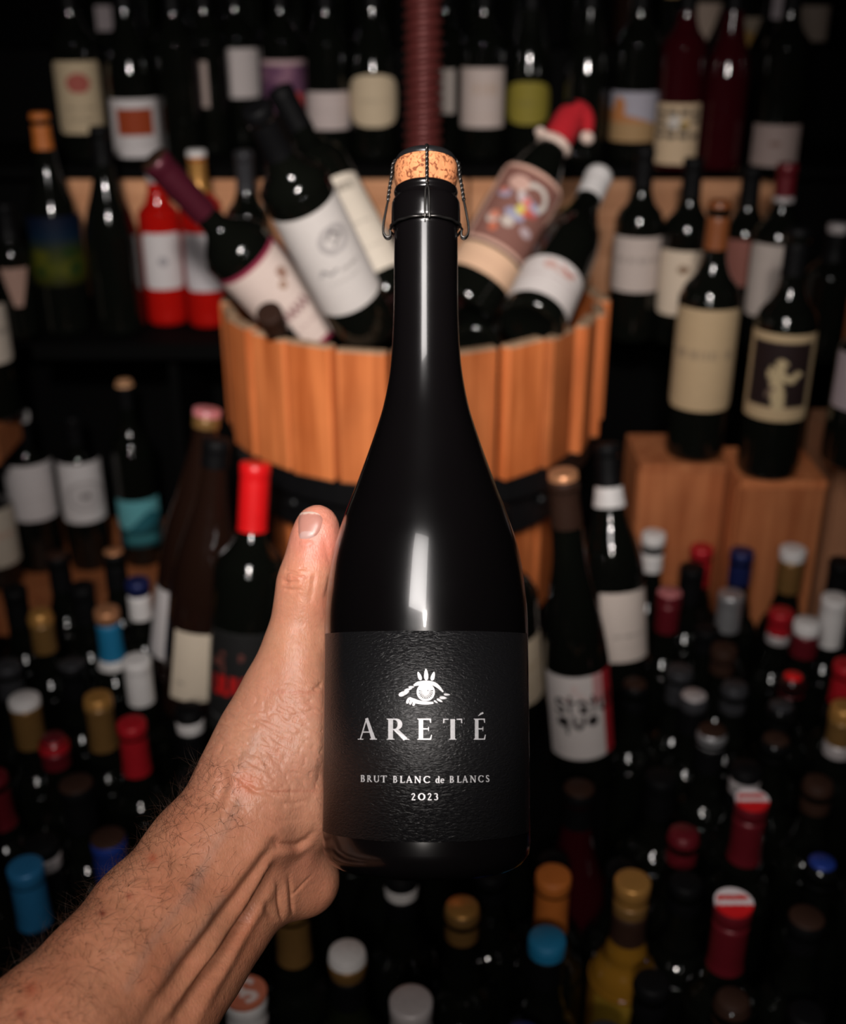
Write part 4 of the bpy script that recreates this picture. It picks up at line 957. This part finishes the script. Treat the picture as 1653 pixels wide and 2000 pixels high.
# cork, cap plaque and wire cage
def rz(v, h): return (R_of(v, h), s_of(v)-SB)
m, t, b = nmat('agglomerated_cork')
tc = t.nodes.new('ShaderNodeTexCoord'); n = t.nodes.new('ShaderNodeTexVoronoi'); n.inputs['Scale'].default_value = 330; n.feature = 'F1'
n2 = t.nodes.new('ShaderNodeTexNoise'); n2.inputs['Scale'].default_value = 340; n2.inputs['Detail'].default_value = 5; n2.inputs['Distortion'].default_value = 1.5
for q in (n, n2): t.links.new(tc.outputs['Object'], q.inputs['Vector'])
cr = t.nodes.new('ShaderNodeValToRGB'); cr.color_ramp.elements[0].position = .41; cr.color_ramp.elements[0].color = (.14, .040, .014, 1); cr.color_ramp.elements[1].position = .50; cr.color_ramp.elements[1].color = (.43, .17, .072, 1)
t.links.new(n2.outputs['Fac'], cr.inputs[0]); mx = t.nodes.new('ShaderNodeMix'); mx.data_type = 'RGBA'; mx.blend_type = 'MULTIPLY'; mx.inputs[0].default_value = .45
t.links.new(cr.outputs[0], mx.inputs[6]); t.links.new(n.outputs['Color'], mx.inputs[7])
sep = t.nodes.new('ShaderNodeSeparateColor'); t.links.new(n.outputs['Color'], sep.inputs[0]); mr = t.nodes.new('ShaderNodeMapRange'); mr.inputs['To Min'].default_value = .55; mr.inputs['To Max'].default_value = 1.2
t.links.new(sep.outputs[0], mr.inputs['Value']); t.links.new(mr.outputs[0], mx.inputs[7])
t.links.new(mx.outputs[2], b.inputs['Base Color']); b.inputs['Roughness'].default_value = .75; b.inputs['Specular IOR Level'].default_value = .2
bmp = t.nodes.new('ShaderNodeBump'); bmp.inputs['Strength'].default_value = .5; bmp.inputs['Distance'].default_value = .0005; t.links.new(n2.outputs['Fac'], bmp.inputs['Height']); t.links.new(bmp.outputs[0], b.inputs['Normal'])
cp_ = [tuple(q) for q in catmull([rz(392, 40), rz(385, 47), rz(372, 55), rz(356, 60.5), rz(340, 61.8), rz(326, 61), rz(318, 57), rz(314, 50)], 4)]
link('cork', lathe('cork', cp_, m, 64), held)
plq = plain('black_cap_tin', (.012, .012, .013), .32, .4, .1)
link('cap_plaque', lathe('cap_plaque', [rz(323, 57.5), rz(320, 60), rz(314, 59.5), rz(308, 55), rz(304, 46), rz(302, 30), (.0005, s_of(301.5)-SB)], plq, 64, True, False), held)
wm = plain('dark_wire', (.055, .052, .050), .28, .9); wc = link('wire_cage', None, held); bpy.data.objects.remove(wc)
def PA(v, h, ph, extra=0.0):
    r, z = rz(v, h); r += extra; return Vector((r*math.sin(ph), -r*math.cos(ph), z))
def twist(path, pitch=.0046, rr=.00046, wr=.00050, n=160):
    P0 = [Vector(p) for p in path]; cum = [0]
    for a, b2 in zip(P0[:-1], P0[1:]): cum.append(cum[-1]+(b2-a).length)
    out = []; tot = cum[-1]; up = None; A, B = [], []
    for i in range(n):
        s_ = tot*i/(n-1); j = max(0, min(len(P0)-2, next((k-1 for k in range(1, len(cum)) if cum[k] >= s_-1e-12), len(P0)-2)))
        f = (s_-cum[j])/(cum[j+1]-cum[j]+1e-12); p = P0[j].lerp(P0[j+1], f); tg = (P0[j+1]-P0[j]).normalized()
        if up is None: up = tg.orthogonal().normalized()
        up = (up-tg*up.dot(tg)).normalized(); sd = tg.cross(up); a = 2*PI*s_/pitch
        q = (up*math.cos(a)+sd*math.sin(a))*rr; A.append(p+q); B.append(p-q)
    return merge([tube_data(A, wr, 7), tube_data(B, wr, 7)])
ringp = [PA(448, 68, 2*PI*i/72, .0004+.0003*math.sin(5*i)) for i in range(73)]
V, F = merge([tube_data(ringp, .00065, 8)])
ringo = link('base_ring', mesh('base_ring', V, F, wm), held)
topring = [PA(312, 44, 2*PI*i/48, .0012) + Vector((0, 0, .0006)) for i in range(49)]
V, F = tube_data(topring, .0005, 8); link('top_ring', mesh('top_ring', V, F, wm), held)
for k, ph in enumerate((0.03, PI/2, PI, -PI/2)):
    sidew = (k % 2 == 1)
    if sidew: P0 = [PA(306, 44, ph, .001), PA(315, 56, ph, .0012), PA(324, 60, ph, .0012), PA(345, 62, ph, .0012), PA(368, 66, ph, .0012), PA(392, 70, ph, .0010)]
    else: P0 = [PA(306, 44, ph, .0012), PA(314, 58, ph, .0013), PA(324, 60, ph, .0014), PA(345, 62, ph, .0012), PA(372, 62.5, ph, .0012), PA(388, 64, ph, .0014)]
    P0 = catmull([tuple(p) for p in P0], 4)
    parts = [twist(P0)]
    for sg in (-1, 1):
        e = Vector(P0[-1])
        if sidew: L = [e, PA(410, 73, ph+sg*.03, .0012), PA(440, 77, ph+sg*.05, .0015), PA(456, 78, ph+sg*.06, .0012), PA(465, 74, ph+sg*.07, .0006), PA(462, 68, ph+sg*.08, .0004), PA(450, 67, ph+sg*.08, .0008)]
        else: L = [e, PA(400, 67, ph+sg*.045, .0012), PA(425, 68, ph+sg*.055, .0012), PA(446, 69, ph+sg*.055, .0012), PA(453, 68, ph+sg*.06, .001)]
        parts.append(tube_data(catmull([tuple(p) for p in L], 4), .00055, 7))
    V, F = merge(parts); link('cage_wire', mesh('cage_wire', V, F, wm), held)
# ------------------------------------------------------------------ the hand and forearm (one continuous surface)
PR = []   # round cones: (a, ra, b, rb, k)
def S3(u, v, z): return cc(u, v, z)
def chain(pts, k=.006, flat=None):
    for (a, ra), (b2, rb) in zip(pts[:-1], pts[1:]): PR.append((np.array(a, float), ra, np.array(b2, float), rb, k))
# thumb and its root, the ball of the thumb
chain([(S3(620, 1026, .549), .0098), (S3(616, 1062, .549), .0108), (S3(606, 1120, .547), .0118), (S3(598, 1150, .547), .0122), (S3(588, 1205, .547), .0118),
       (S3(574, 1275, .546), .0140), (S3(553, 1360, .544), .0190), (S3(528, 1450, .541), .0245), (S3(500, 1540, .535), .0275), (S3(468, 1612, .528), .0282)], .008)
chain([(S3(590, 1290, .540), .0095), (S3(588, 1380, .536), .0115), (S3(585, 1470, .533), .0125), (S3(578, 1560, .534), .0118), (S3(566, 1640, .538), .0105)], .010)
# palm behind the bottle
chain([(S3(560, 1470, .560), .022), (AP(.005, -1.95, RL+.014), .016), (AP(.01, -2.5, RL+.015), .015)], .012)
chain([(S3(540, 1600, .560), .022), (AP(-.03, -2.0, RL+.015), .016), (AP(-.03, -2.6, RL+.016), .014)], .012)
# heel of the hand on the little finger side
chain([(S3(470, 1690, .535), .0200), (S3(548, 1718, .548), .0170), (S3(597, 1724, .555), .0118), (S3(588, 1672, .575), .014)], .012)
chain([(S3(560, 1650, .545), .0150), (S3(600, 1712, .552), .0112)], .012)
# forearm: a radius side and an ulna side
chain([(S3(455, 1630, .527), .0250), (S3(400, 1681, .515), .0262), (S3(294, 1806, .487), .0260), (S3(205, 1915, .462), .0258), (S3(95, 2030, .437), .0270), (S3(-120, 2240, .40), .0300), (S3(-420, 2540, .36), .034)], .010)
chain([(S3(505, 1700, .540), .0185), (S3(462, 1772, .527), .0165), (S3(425, 1830, .516), .0165), (S3(375, 1900, .500), .0180), (S3(310, 1985, .480), .0200), (S3(200, 2130, .45), .023), (S3(0, 2400, .41), .026), (S3(-230, 2700, .37), .030)], .014)
chain([(S3(440, 1720, .545), .0205), (S3(300, 1890, .505), .0230), (S3(150, 2070, .46), .026), (S3(-150, 2400, .40), .031)], .014)
# four fingers wrapped round the far side of the bottle
for s0, s1, r0, ln in ((.046, .062, .0092, 1.00), (.022, .034, .0095, 1.12), (-.002, .006, .0090, 1.02), (-.026, -.024, .0080, .82)):
    g = RL+r0+.0012; a0 = -2.05; span = 1.55*ln
    P0 = [(AP(s0+(s1-s0)*f, a0-span*f, g+(.002 if f in (.36, .70) else 0)), r0*q) for f, q in ((0, 1.25), (.18, 1.12), (.36, 1.10), (.53, .98), (.70, 1.0), (.86, .90), (1.0, .82))]
    chain([(S3(545, 1540, .562), .016), P0[0]], .008); chain(P0, .0025)
H_ = .0012
allp = np.array([p for q in PR for p in (q[0], q[2])]); mr_ = .04
lo = allp.min(0)-mr_; hi = allp.max(0)+mr_
N = np.ceil((hi-lo)/H_).astype(int)+1
Fd = np.full(N, .05, np.float32)
def rc_dist(P, a, ra, b, rb):
    ba = b-a; L2 = ba.dot(ba); t_ = np.clip(((P-a) @ ba)/L2, 0, 1); return np.sqrt((((P-a)-t_[..., None]*ba)**2).sum(-1)) - (ra+(rb-ra)*t_)
axs = [lo[i]+H_*np.arange(N[i]) for i in range(3)]
for a, ra, b2, rb, k in PR:
    m_ = max(ra, rb)+k+.004; l = np.maximum(0, np.floor((np.minimum(a, b2)-m_-lo)/H_).astype(int)); h = np.minimum(N, np.ceil((np.maximum(a, b2)+m_-lo)/H_).astype(int)+1)
    G = np.stack(np.meshgrid(*[axs[i][l[i]:h[i]] for i in range(3)], indexing='ij'), -1)
    d = rc_dist(G, a, ra, b2, rb).astype(np.float32); sl = tuple(slice(l[i], h[i]) for i in range(3)); o = Fd[sl]
    hh = np.clip(.5+.5*(o-d)/k, 0, 1); Fd[sl] = o*(1-hh)+d*hh - k*hh*(1-hh)
# keep the flesh outside the glass
def bottle_sd(P):
    q = P-A0; s_ = q @ D; r = np.sqrt((q @ XX)**2+(q @ NF)**2)
    hs = np.array([p[1]+SB for p in prof]); rs_ = np.array([p[0] for p in prof]); od = np.argsort(hs, kind='stable')
    R = np.interp(s_, hs[od], rs_[od]); dz = SB-s_
    return np.where(dz > 0, np.maximum(dz, r-RL), r-R)
idx = [np.nonzero((axs[i] > -1))[0] for i in range(3)]
i0 = int(max(0, (-.055-lo[0])/H_))
G = np.stack(np.meshgrid(axs[0][i0:], axs[1], axs[2], indexing='ij'), -1)
bd = bottle_sd(G).astype(np.float32); k = .003; o = Fd[i0:]; d = -(bd-.0002)
hh = np.clip(.5-.5*(o-d)/k, 0, 1); Fd[i0:] = o*(1-hh)+d*hh+k*hh*(1-hh); del G, bd
def surface_nets(Fv, lo, h):
    ins = Fv < 0; c = np.zeros(tuple(n-1 for n in Fv.shape), np.int8)
    for dx in (0, 1):
        for dy in (0, 1):
            for dz in (0, 1): c += ins[dx:dx+c.shape[0], dy:dy+c.shape[1], dz:dz+c.shape[2]]
    act = (c > 0) & (c < 8); ids = np.full(c.shape, -1, np.int64); ijk = np.argwhere(act); ids[act] = np.arange(len(ijk))
    acc = np.zeros((len(ijk), 3)); cnt = np.zeros(len(ijk)); cor = [(x, y, z) for x in (0, 1) for y in (0, 1) for z in (0, 1)]
    vals = {q: Fv[ijk[:, 0]+q[0], ijk[:, 1]+q[1], ijk[:, 2]+q[2]] for q in cor}
    for a in cor:
        for ax in range(3):
            if a[ax]: continue
            b_ = list(a); b_[ax] = 1; b_ = tuple(b_); va, vb = vals[a], vals[b_]; m_ = (va < 0) != (vb < 0)
            t_ = va[m_]/(va[m_]-vb[m_]); p = np.tile(np.array(a, float), (m_.sum(), 1)); p[:, ax] = t_; acc[m_] += p; cnt[m_] += 1
    P = (ijk+acc/cnt[:, None])*h+lo; quads = []
    for ax in range(3):
        u_, w_ = (ax+1) % 3, (ax+2) % 3
        A = [slice(None)]*3; B = [slice(None)]*3; A[ax] = slice(0, -1); B[ax] = slice(1, None)
        cr_ = ins[tuple(A)] != ins[tuple(B)]; e = np.argwhere(cr_); e = e[(e[:, u_] > 0) & (e[:, w_] > 0) & (e[:, u_] < Fv.shape[u_]-1) & (e[:, w_] < Fv.shape[w_]-1)]
        flip = ins[tuple(e.T)]
        def cid(du, dw):
            q = e.copy(); q[:, u_] -= du; q[:, w_] -= dw; return ids[tuple(q.T)]
        Q = np.stack([cid(1, 1), cid(0, 1), cid(0, 0), cid(1, 0)], 1); Q[~flip] = Q[~flip][:, ::-1]; quads.append(Q)
    return P, np.concatenate(quads)
HP, HQ = surface_nets(Fd, lo, H_)
def smooth(P, Q, it=4, lam=.5):
    e = np.concatenate([Q[:, [0, 1]], Q[:, [1, 2]], Q[:, [2, 3]], Q[:, [3, 0]]]); n = len(P); deg = np.bincount(e.ravel(), minlength=n)[:, None]
    for _ in range(it):
        a = np.zeros_like(P)
        for ax in range(3): a[:, ax] = np.bincount(e[:, 0], P[e[:, 1], ax], n)+np.bincount(e[:, 1], P[e[:, 0], ax], n)
        P = P*(1-lam)+lam*a/deg
    return P
def normals(P, Q):
    nn = np.cross(P[Q[:, 2]]-P[Q[:, 0]], P[Q[:, 3]]-P[Q[:, 1]]); N_ = np.zeros_like(P)
    for j in range(4):
        for ax in range(3): N_[:, ax] += np.bincount(Q[:, j], nn[:, ax], len(P))
    return N_/(np.linalg.norm(N_, axis=1)[:, None]+1e-12)
HP = smooth(HP, HQ, 5)
# refine once: quads -> 4 quads, so that creases have room
def subdiv(P, Q):
    e = np.sort(np.concatenate([Q[:, [0, 1]], Q[:, [1, 2]], Q[:, [2, 3]], Q[:, [3, 0]]]), 1); key = e[:, 0]*len(P)+e[:, 1]; uq, inv = np.unique(key, return_inverse=True)
    ea, eb = uq//len(P), uq % len(P); mid = (P[ea]+P[eb])/2; cen = P[Q].mean(1); n = len(P); m_ = len(uq); q = len(Q)
    E_ = inv.reshape(4, q)+n; Cn = np.arange(q)+n+m_
    NQ = np.concatenate([np.stack([Q[:, j], E_[j], Cn, E_[j-1]], 1) for j in range(4)])
    return np.concatenate([P, mid, cen]), NQ
vis_ = HP[HQ].mean(1)
keep = np.ones(len(HQ), bool)
HP, HQ = subdiv(HP, HQ); HP = smooth(HP, HQ, 3, .4)
NRM = normals(HP, HQ)
def facing(P, N_): 
    v_ = -P/np.linalg.norm(P, axis=1)[:, None]; return (N_*v_).sum(1)
fc = facing(HP, NRM)
if fc[np.argsort(HP[:, 2])[:50]].mean() < 0: HQ = HQ[:, ::-1]; NRM = -NRM; fc = -fc
U = HP[:, 0]/HP[:, 2]*FPX+CX; Vv = -HP[:, 1]/HP[:, 2]*FPX+CY
wgt = np.clip(fc*3.0, 0, 1)*(bottle_sd(HP) > .0006)
def pl_dist(pts):
    best = np.full(len(U), 1e9); tt = np.zeros(len(U)); n = len(pts)-1
    for i, ((x0, y0), (x1, y1)) in enumerate(zip(pts[:-1], pts[1:])):
        dx, dy = x1-x0, y1-y0; t_ = np.clip(((U-x0)*dx+(Vv-y0)*dy)/(dx*dx+dy*dy), 0, 1); d = np.hypot(U-x0-t_*dx, Vv-y0-t_*dy)
        m_ = d < best; best[m_] = d[m_]; tt[m_] = (i+t_[m_])/n
    return best, tt
disp = np.zeros(len(U))
def ridge(pts, w, amp, taper=True):
    global disp
    d, t_ = pl_dist(pts); e = np.minimum(1, np.minimum(t_*5, (1-t_)*2.6)) if taper else 1; disp = disp+amp*np.exp(-(d/w)**2)*e
# tendons at the wrist with the hollows between them
ridge([(545, 1600), (512, 1662), (470, 1725), (415, 1795), (350, 1880), (285, 1960)], 28, .0026)
ridge([(536, 1628), (528, 1660), (490, 1712), (451, 1762), (408, 1822), (360, 1888), (310, 1955), (270, 2010)], 15, -.0036)
ridge([(540, 1655), (515, 1703), (480, 1752), (430, 1822), (380, 1895), (330, 1970), (300, 2010)], 12, .0036)
ridge([(538, 1668), (531, 1700), (503, 1742), (474, 1790), (436, 1848), (395, 1915), (352, 1985), (330, 2030)], 15, -.0042)
ridge([(548, 1700), (520, 1750), (488, 1800), (452, 1862), (420, 1920), (385, 1990), (365, 2030)], 13, .0022)
ridge([(541, 1800), (520, 1770), (512, 1740)], 10, -.0012)
# ball of the thumb / heel folds
ridge([(470, 1525), (500, 1545), (530, 1549), (575, 1548), (600, 1546)], 4, -.0007)
ridge([(540, 1572), (575, 1570), (610, 1560)], 4, -.0005)
ridge([(512, 1590), (545, 1604), (590, 1600)], 5, -.0005)
ridge([(528, 1632), (545, 1650), (580, 1652), (600, 1640), (622, 1610)], 7, -.0016)
ridge([(540, 1655), (575, 1668), (603, 1650), (620, 1630)], 9, .0008)
ridge([(572, 1790), (570, 1745), (563, 1705)], 3.2, -.0012)
ridge([(552, 1800), (546, 1765), (540, 1710)], 4.0, -.0012)
ridge([(560, 1795), (558, 1745), (552, 1700)], 6, .0010)
ridge([(570, 1752), (592, 1728), (612, 1705)], 2.4, -.0006)
ridge([(600, 1580), (625, 1520), (628, 1460)], 8, -.0004)
ridge([(435, 1495), (440, 1530), (425, 1565), (400, 1590)], 12, -.0012)
ridge([(450, 1480), (455, 1530), (440, 1590), (400, 1650)], 14, .0010)
ridge([(610, 1348), (625, 1340), (632, 1330)], 4, -.0009)
for yy, a in ((1356, .0004), (1372, .0004), (1392, .0003)): ridge([(560, yy+6), (600, yy), (628, yy-14)], 3, -a)
# thumb: knuckle creases, side fold, swell of the tip
for pts, w_, a in (([(556, 1116), (570, 1117), (586, 1122), (600, 1120)], 2.8, .0010), ([(552, 1136), (565, 1137), (590, 1136)], 2.8, .0010), ([(548, 1148), (570, 1152), (592, 1152)], 2.4, .0007),
                   ([(580, 1112), (592, 1110), (604, 1114)], 2.4, .0006), ([(562, 1128), (580, 1128)], 2.2, .0006)): ridge(pts, w_, -a)
ridge([(560, 1130), (580, 1130), (600, 1128)], 16, .0010)
ridge([(616, 1115), (610, 1150), (604, 1190)], 5, -.0006)
ridge([(650, 1120), (643, 1150), (632, 1185)], 6, -.0006)
ridge([(633, 1052), (640, 1080), (646, 1110)], 5, -.0004)
ridge([(640, 1010), (648, 1050), (650, 1090)], 14, .0012)
ridge([(585, 1062), (600, 1064), (615, 1056)], 6, .0006)
# fine cross-hatch of skin over the ball of the thumb, veins on the forearm
def hnoise(x, y, sd, sc):
    r = np.random.RandomState(sd); g = r.rand(96, 96); X = (x/sc) % 95; Y = (y/sc) % 95; i, j = X.astype(int), Y.astype(int); fx, fy = X-i, Y-j; fx = fx*fx*(3-2*fx); fy = fy*fy*(3-2*fy)
    return g[i, j]*(1-fx)*(1-fy)+g[(i+1) % 96, j]*fx*(1-fy)+g[i, (j+1) % 96]*(1-fx)*fy+g[(i+1) % 96, (j+1) % 96]*fx*fy
th = math.radians(25); xr = U*math.cos(th)+Vv*math.sin(th); yr_ = -U*math.sin(th)+Vv*math.cos(th)
mask = np.clip((Vv-1280)/120, 0, 1)*np.clip((1620-Vv)/80, 0, 1)
disp = disp + mask*(-.00055*(1-np.abs(2*hnoise(xr*.35, yr_+500, 1, 7)-1))**5)
disp = disp + .0006*(hnoise(U, Vv, 2, 46)-.5) + .00035*(hnoise(U, Vv, 3, 19)-.5)
HP = HP + NRM*(disp*wgt)[:, None]
HP = smooth(HP, HQ, 1, .25)
# the colour of the skin: redder tip and knuckles, pinker palm, veins, moles
col = np.tile(np.array([.54, .235, .145]), (len(U), 1))
def tint(mask, c): 
    global col
    col = col*(1-mask[:, None])+np.array(c)*mask[:, None]
def blob(u, v, r): return np.exp(-((U-u)**2+(Vv-v)**2)/(r*r))
tint(.75*np.clip((1120-Vv)/60, 0, 1), (.56, .195, .15)); tint(.45*blob(650, 1080, 45), (.66, .17, .12)); tint(.5*blob(578, 1135, 30), (.62, .20, .12)); tint(.45*blob(645, 1175, 30), (.62, .16, .11))
tint(.6*blob(585, 1470, 130)*(Vv > 1200), (.58, .30, .215)); tint(.55*blob(600, 1710, 70), (.62, .24, .17)); tint(.40*blob(625, 1745, 40), (.60, .14, .08))
tint(.75*np.clip(((1900-Vv)*0+(1480-U*1.0-(Vv-1480)*-1.0))*0, 0, 1), (.5, .2, .1))
arm = 1/(1+np.exp(-((Vv-1560)-(U-380)*.45)/60)); tint(.6*arm, (.42, .15, .07))  # tan of the forearm, also darkened in place of the light falling off
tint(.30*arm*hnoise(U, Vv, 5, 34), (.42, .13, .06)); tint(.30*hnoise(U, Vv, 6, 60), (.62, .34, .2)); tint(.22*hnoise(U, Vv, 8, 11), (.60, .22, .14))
for pts in ([(470, 1560), (440, 1620), (400, 1690), (370, 1760)], [(395, 1700), (350, 1770), (290, 1850), (250, 1930)], [(500, 1440), (470, 1500), (450, 1540)], [(430, 1760), (380, 1830), (330, 1900)]):
    d, t_ = pl_dist(pts); tint(.30*np.exp(-(d/11)**2), (.36, .22, .17))
for u, v, r, c in ((200, 1785, 7, (.20, .03, .02)), (40, 1980, 9, (.25, .05, .03)), (298, 1676, 9, (.42, .10, .05)), (252, 1750, 7, (.34, .09, .05)), (478, 1530, 26, (.62, .20, .11)), (60, 1930, 14, (.40, .1, .05))): tint(.8*blob(u, v, r), c)
for yy in (1545, 1128, 1352): tint(.3*np.exp(-((Vv-yy)/3.0)**2)*np.clip(blob(578, yy, 40)*2, 0, 1), (.50, .14, .09))
hand_mat, t, b = nmat('skin')
a = t.nodes.new('ShaderNodeVertexColor'); a.layer_name = 'Col'; tc = t.nodes.new('ShaderNodeTexCoord')
n = t.nodes.new('ShaderNodeTexNoise'); n.inputs['Scale'].default_value = 420; n.inputs['Detail'].default_value = 4; vo = t.nodes.new('ShaderNodeTexVoronoi'); vo.inputs['Scale'].default_value = 760; vo.feature = 'DISTANCE_TO_EDGE'
mp = t.nodes.new('ShaderNodeMapping'); mp.inputs['Scale'].default_value = (1, .6, .6); mp.inputs['Rotation'].default_value = (0, .5, 0)
for q in (n,): t.links.new(tc.outputs['Object'], q.inputs['Vector'])
t.links.new(tc.outputs['Object'], mp.inputs['Vector']); t.links.new(mp.outputs[0], vo.inputs['Vector'])
mx = t.nodes.new('ShaderNodeMix'); mx.data_type = 'RGBA'; mx.blend_type = 'MULTIPLY'; mx.inputs[0].default_value = 1
mr = t.nodes.new('ShaderNodeMapRange'); mr.inputs['To Min'].default_value = .84; mr.inputs['To Max'].default_value = 1.14
t.links.new(n.outputs['Fac'], mr.inputs['Value']); t.links.new(a.outputs[0], mx.inputs[6]); t.links.new(mr.outputs[0], mx.inputs[7]); t.links.new(mx.outputs[2], b.inputs['Base Color'])
b.inputs['Roughness'].default_value = .43; b.inputs['Specular IOR Level'].default_value = .42
b.inputs['Subsurface Weight'].default_value = .22; b.inputs['Subsurface Radius'].default_value = (1, .35, .2); b.inputs['Subsurface Scale'].default_value = .003
ad = t.nodes.new('ShaderNodeMath'); ad.operation = 'MULTIPLY_ADD'; ad.inputs[1].default_value = .8; t.links.new(vo.outputs['Distance'], ad.inputs[0]); t.links.new(n.outputs['Fac'], ad.inputs[2])
bmp = t.nodes.new('ShaderNodeBump'); bmp.inputs['Strength'].default_value = .42; bmp.inputs['Distance'].default_value = .0005; t.links.new(ad.outputs[0], bmp.inputs['Height']); t.links.new(bmp.outputs[0], b.inputs['Normal'])
OB = c2w(S3(440, 1720, .52))
W = c2w_np(HP)-np.array(OB)
person = thing('person', 'bare left hand and hairy forearm reaching in from lower left, gripping the black bottle', 'person', loc=OB)
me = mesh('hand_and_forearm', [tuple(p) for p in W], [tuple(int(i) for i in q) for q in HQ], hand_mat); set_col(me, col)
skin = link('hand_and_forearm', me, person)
# thumbnail: a curved plate laid on the skin
from mathutils.bvhtree import BVHTree
bv = BVHTree.FromPolygons([Vector(p) for p in HP], [tuple(int(i) for i in q) for q in HQ])
def hit(u, v):
    d = Vector(cc(u, v, 1.0)).normalized(); r = bv.ray_cast(Vector((0, 0, 0)), d); return r
nail_out = [(586, 1052), (583.5, 1040), (583.5, 1015), (588, 1004), (600, 1000.5), (614, 1001), (625, 1006), (630, 1013), (629, 1024), (624, 1038), (616, 1047), (602, 1052)]
c0 = np.array([604, 1027.0]); o_ = np.array(nail_out); o_ = np.array(catmull(list(o_)+[o_[0]], 4))[:-1]
V, F, cols = [], [], []; nr, na = 14, len(o_); last = hit(*c0)
for j in range(nr+1):
    for i in range(na if j else 1):
        f = j/nr; p = c0+(o_[i]-c0)*f; h_ = hit(*p)
        if h_[0] is None:
            for q in (.97, .94, .9, .85, .8):
                h_ = hit(*(c0+(p-c0)*q))
                if h_[0] is not None: break
        if h_[0] is None: h_ = last
        last = h_; nn = h_[1] if h_[1].dot(h_[0]) < 0 else -h_[1]
        lift = .00075*(1-f**5)+.00005
        if p[1] < 1006: lift += .0004
        V.append(c2w(h_[0]+nn*lift)-OB)
        lun = ((p[0]-600)/17)**2+((p[1]-1053)/15)**2 < 1; free = p[1] < 1004.5+.10*abs(p[0]-606)
        cols.append((.60, .45, .38) if free else ((.46, .28, .25) if lun else (.42, .19, .15)))
for i in range(na): F.append((0, 1+i, 1+(i+1) % na))
for j in range(nr-1):
    for i in range(na):
        a_, b_ = 1+j*na+i, 1+j*na+(i+1) % na; F.append((a_, a_+na, b_+na, b_))
nm = attr_mat('nail', .36); me = mesh('thumbnail', V, F, nm); set_col(me, np.array(cols))
bm = bmesh.new(); bm.from_mesh(me); bmesh.ops.recalc_face_normals(bm, faces=bm.faces[:]); bm.to_mesh(me); bm.free()
nl = link('thumbnail', me, person); nl['label'] = 'pale pink thumbnail with white free edge'
# hairs of the forearm
hr = random.Random(4); parts = []
hm = plain('arm_hair', (.05, .022, .012), .45)
def hair(P, N_, L, bend, wd, g0):
    pts = []; d = (N_*.40 + g0).normalized(); p = Vector(P); sd = Vector((hr.uniform(-1, 1), hr.uniform(-1, 1), hr.uniform(-1, 1)))*bend
    for k_ in range(7): pts.append(p.copy()); d = (d+sd*.30-N_*.10).normalized(); p = p+d*L/6
    rs_ = [wd*(1-.13*k_) for k_ in range(7)]; parts.append(tube_data(pts, rs_, 3, False))
cand = np.nonzero((fc > .02) & (Vv > 1490) & (Vv < 2080) & (U > -40) & (U < 520))[0]
# distance from the upper contour of the arm, in pixels
def up_edge(u): return np.interp(u, [-40, 0, 60, 121, 212, 320, 385, 440], [1982, 1942, 1881, 1821, 1721, 1600, 1530, 1420])
dist = (Vv-up_edge(U))*.70
armdir = Vector((.60, -.80, 0)).normalized()
n_h = 0
for _ in range(9000):
    i = cand[hr.randrange(len(cand))]; dd = dist[i]
    edge_ = dd < 30
    pr = .9 if edge_ else (.40 if dd < 140 else (.10 if dd < 210 else 0))
    if hr.random() > pr or U[i] > 470 and dd > 60: continue
    N_ = Vector(NRM[i]); g = Vector((hr.uniform(-.3, .9), hr.uniform(-.5, .9), hr.uniform(-.5, .1)))
    if edge_ and hr.random() < .75: N_ = (N_+Vector((-.5, .6, 0))).normalized()
    hair(Vector(HP[i])-Vector(NRM[i])*.0002, N_, hr.uniform(.006, .0125) if not edge_ else hr.uniform(.006, .013), hr.uniform(.3, 1.3), .000055 if not edge_ else .00005, g*.8)
    n_h += 1
    if n_h > 1300: break
V, F = merge(parts); Vn = c2w_np(np.array([tuple(v) for v in V]))-np.array(OB)
o = link('arm_hair', mesh('arm_hair', [tuple(v) for v in Vn], F, hm), person); o['kind'] = 'stuff'
print('hairs', n_h, 'hand verts', len(HP))
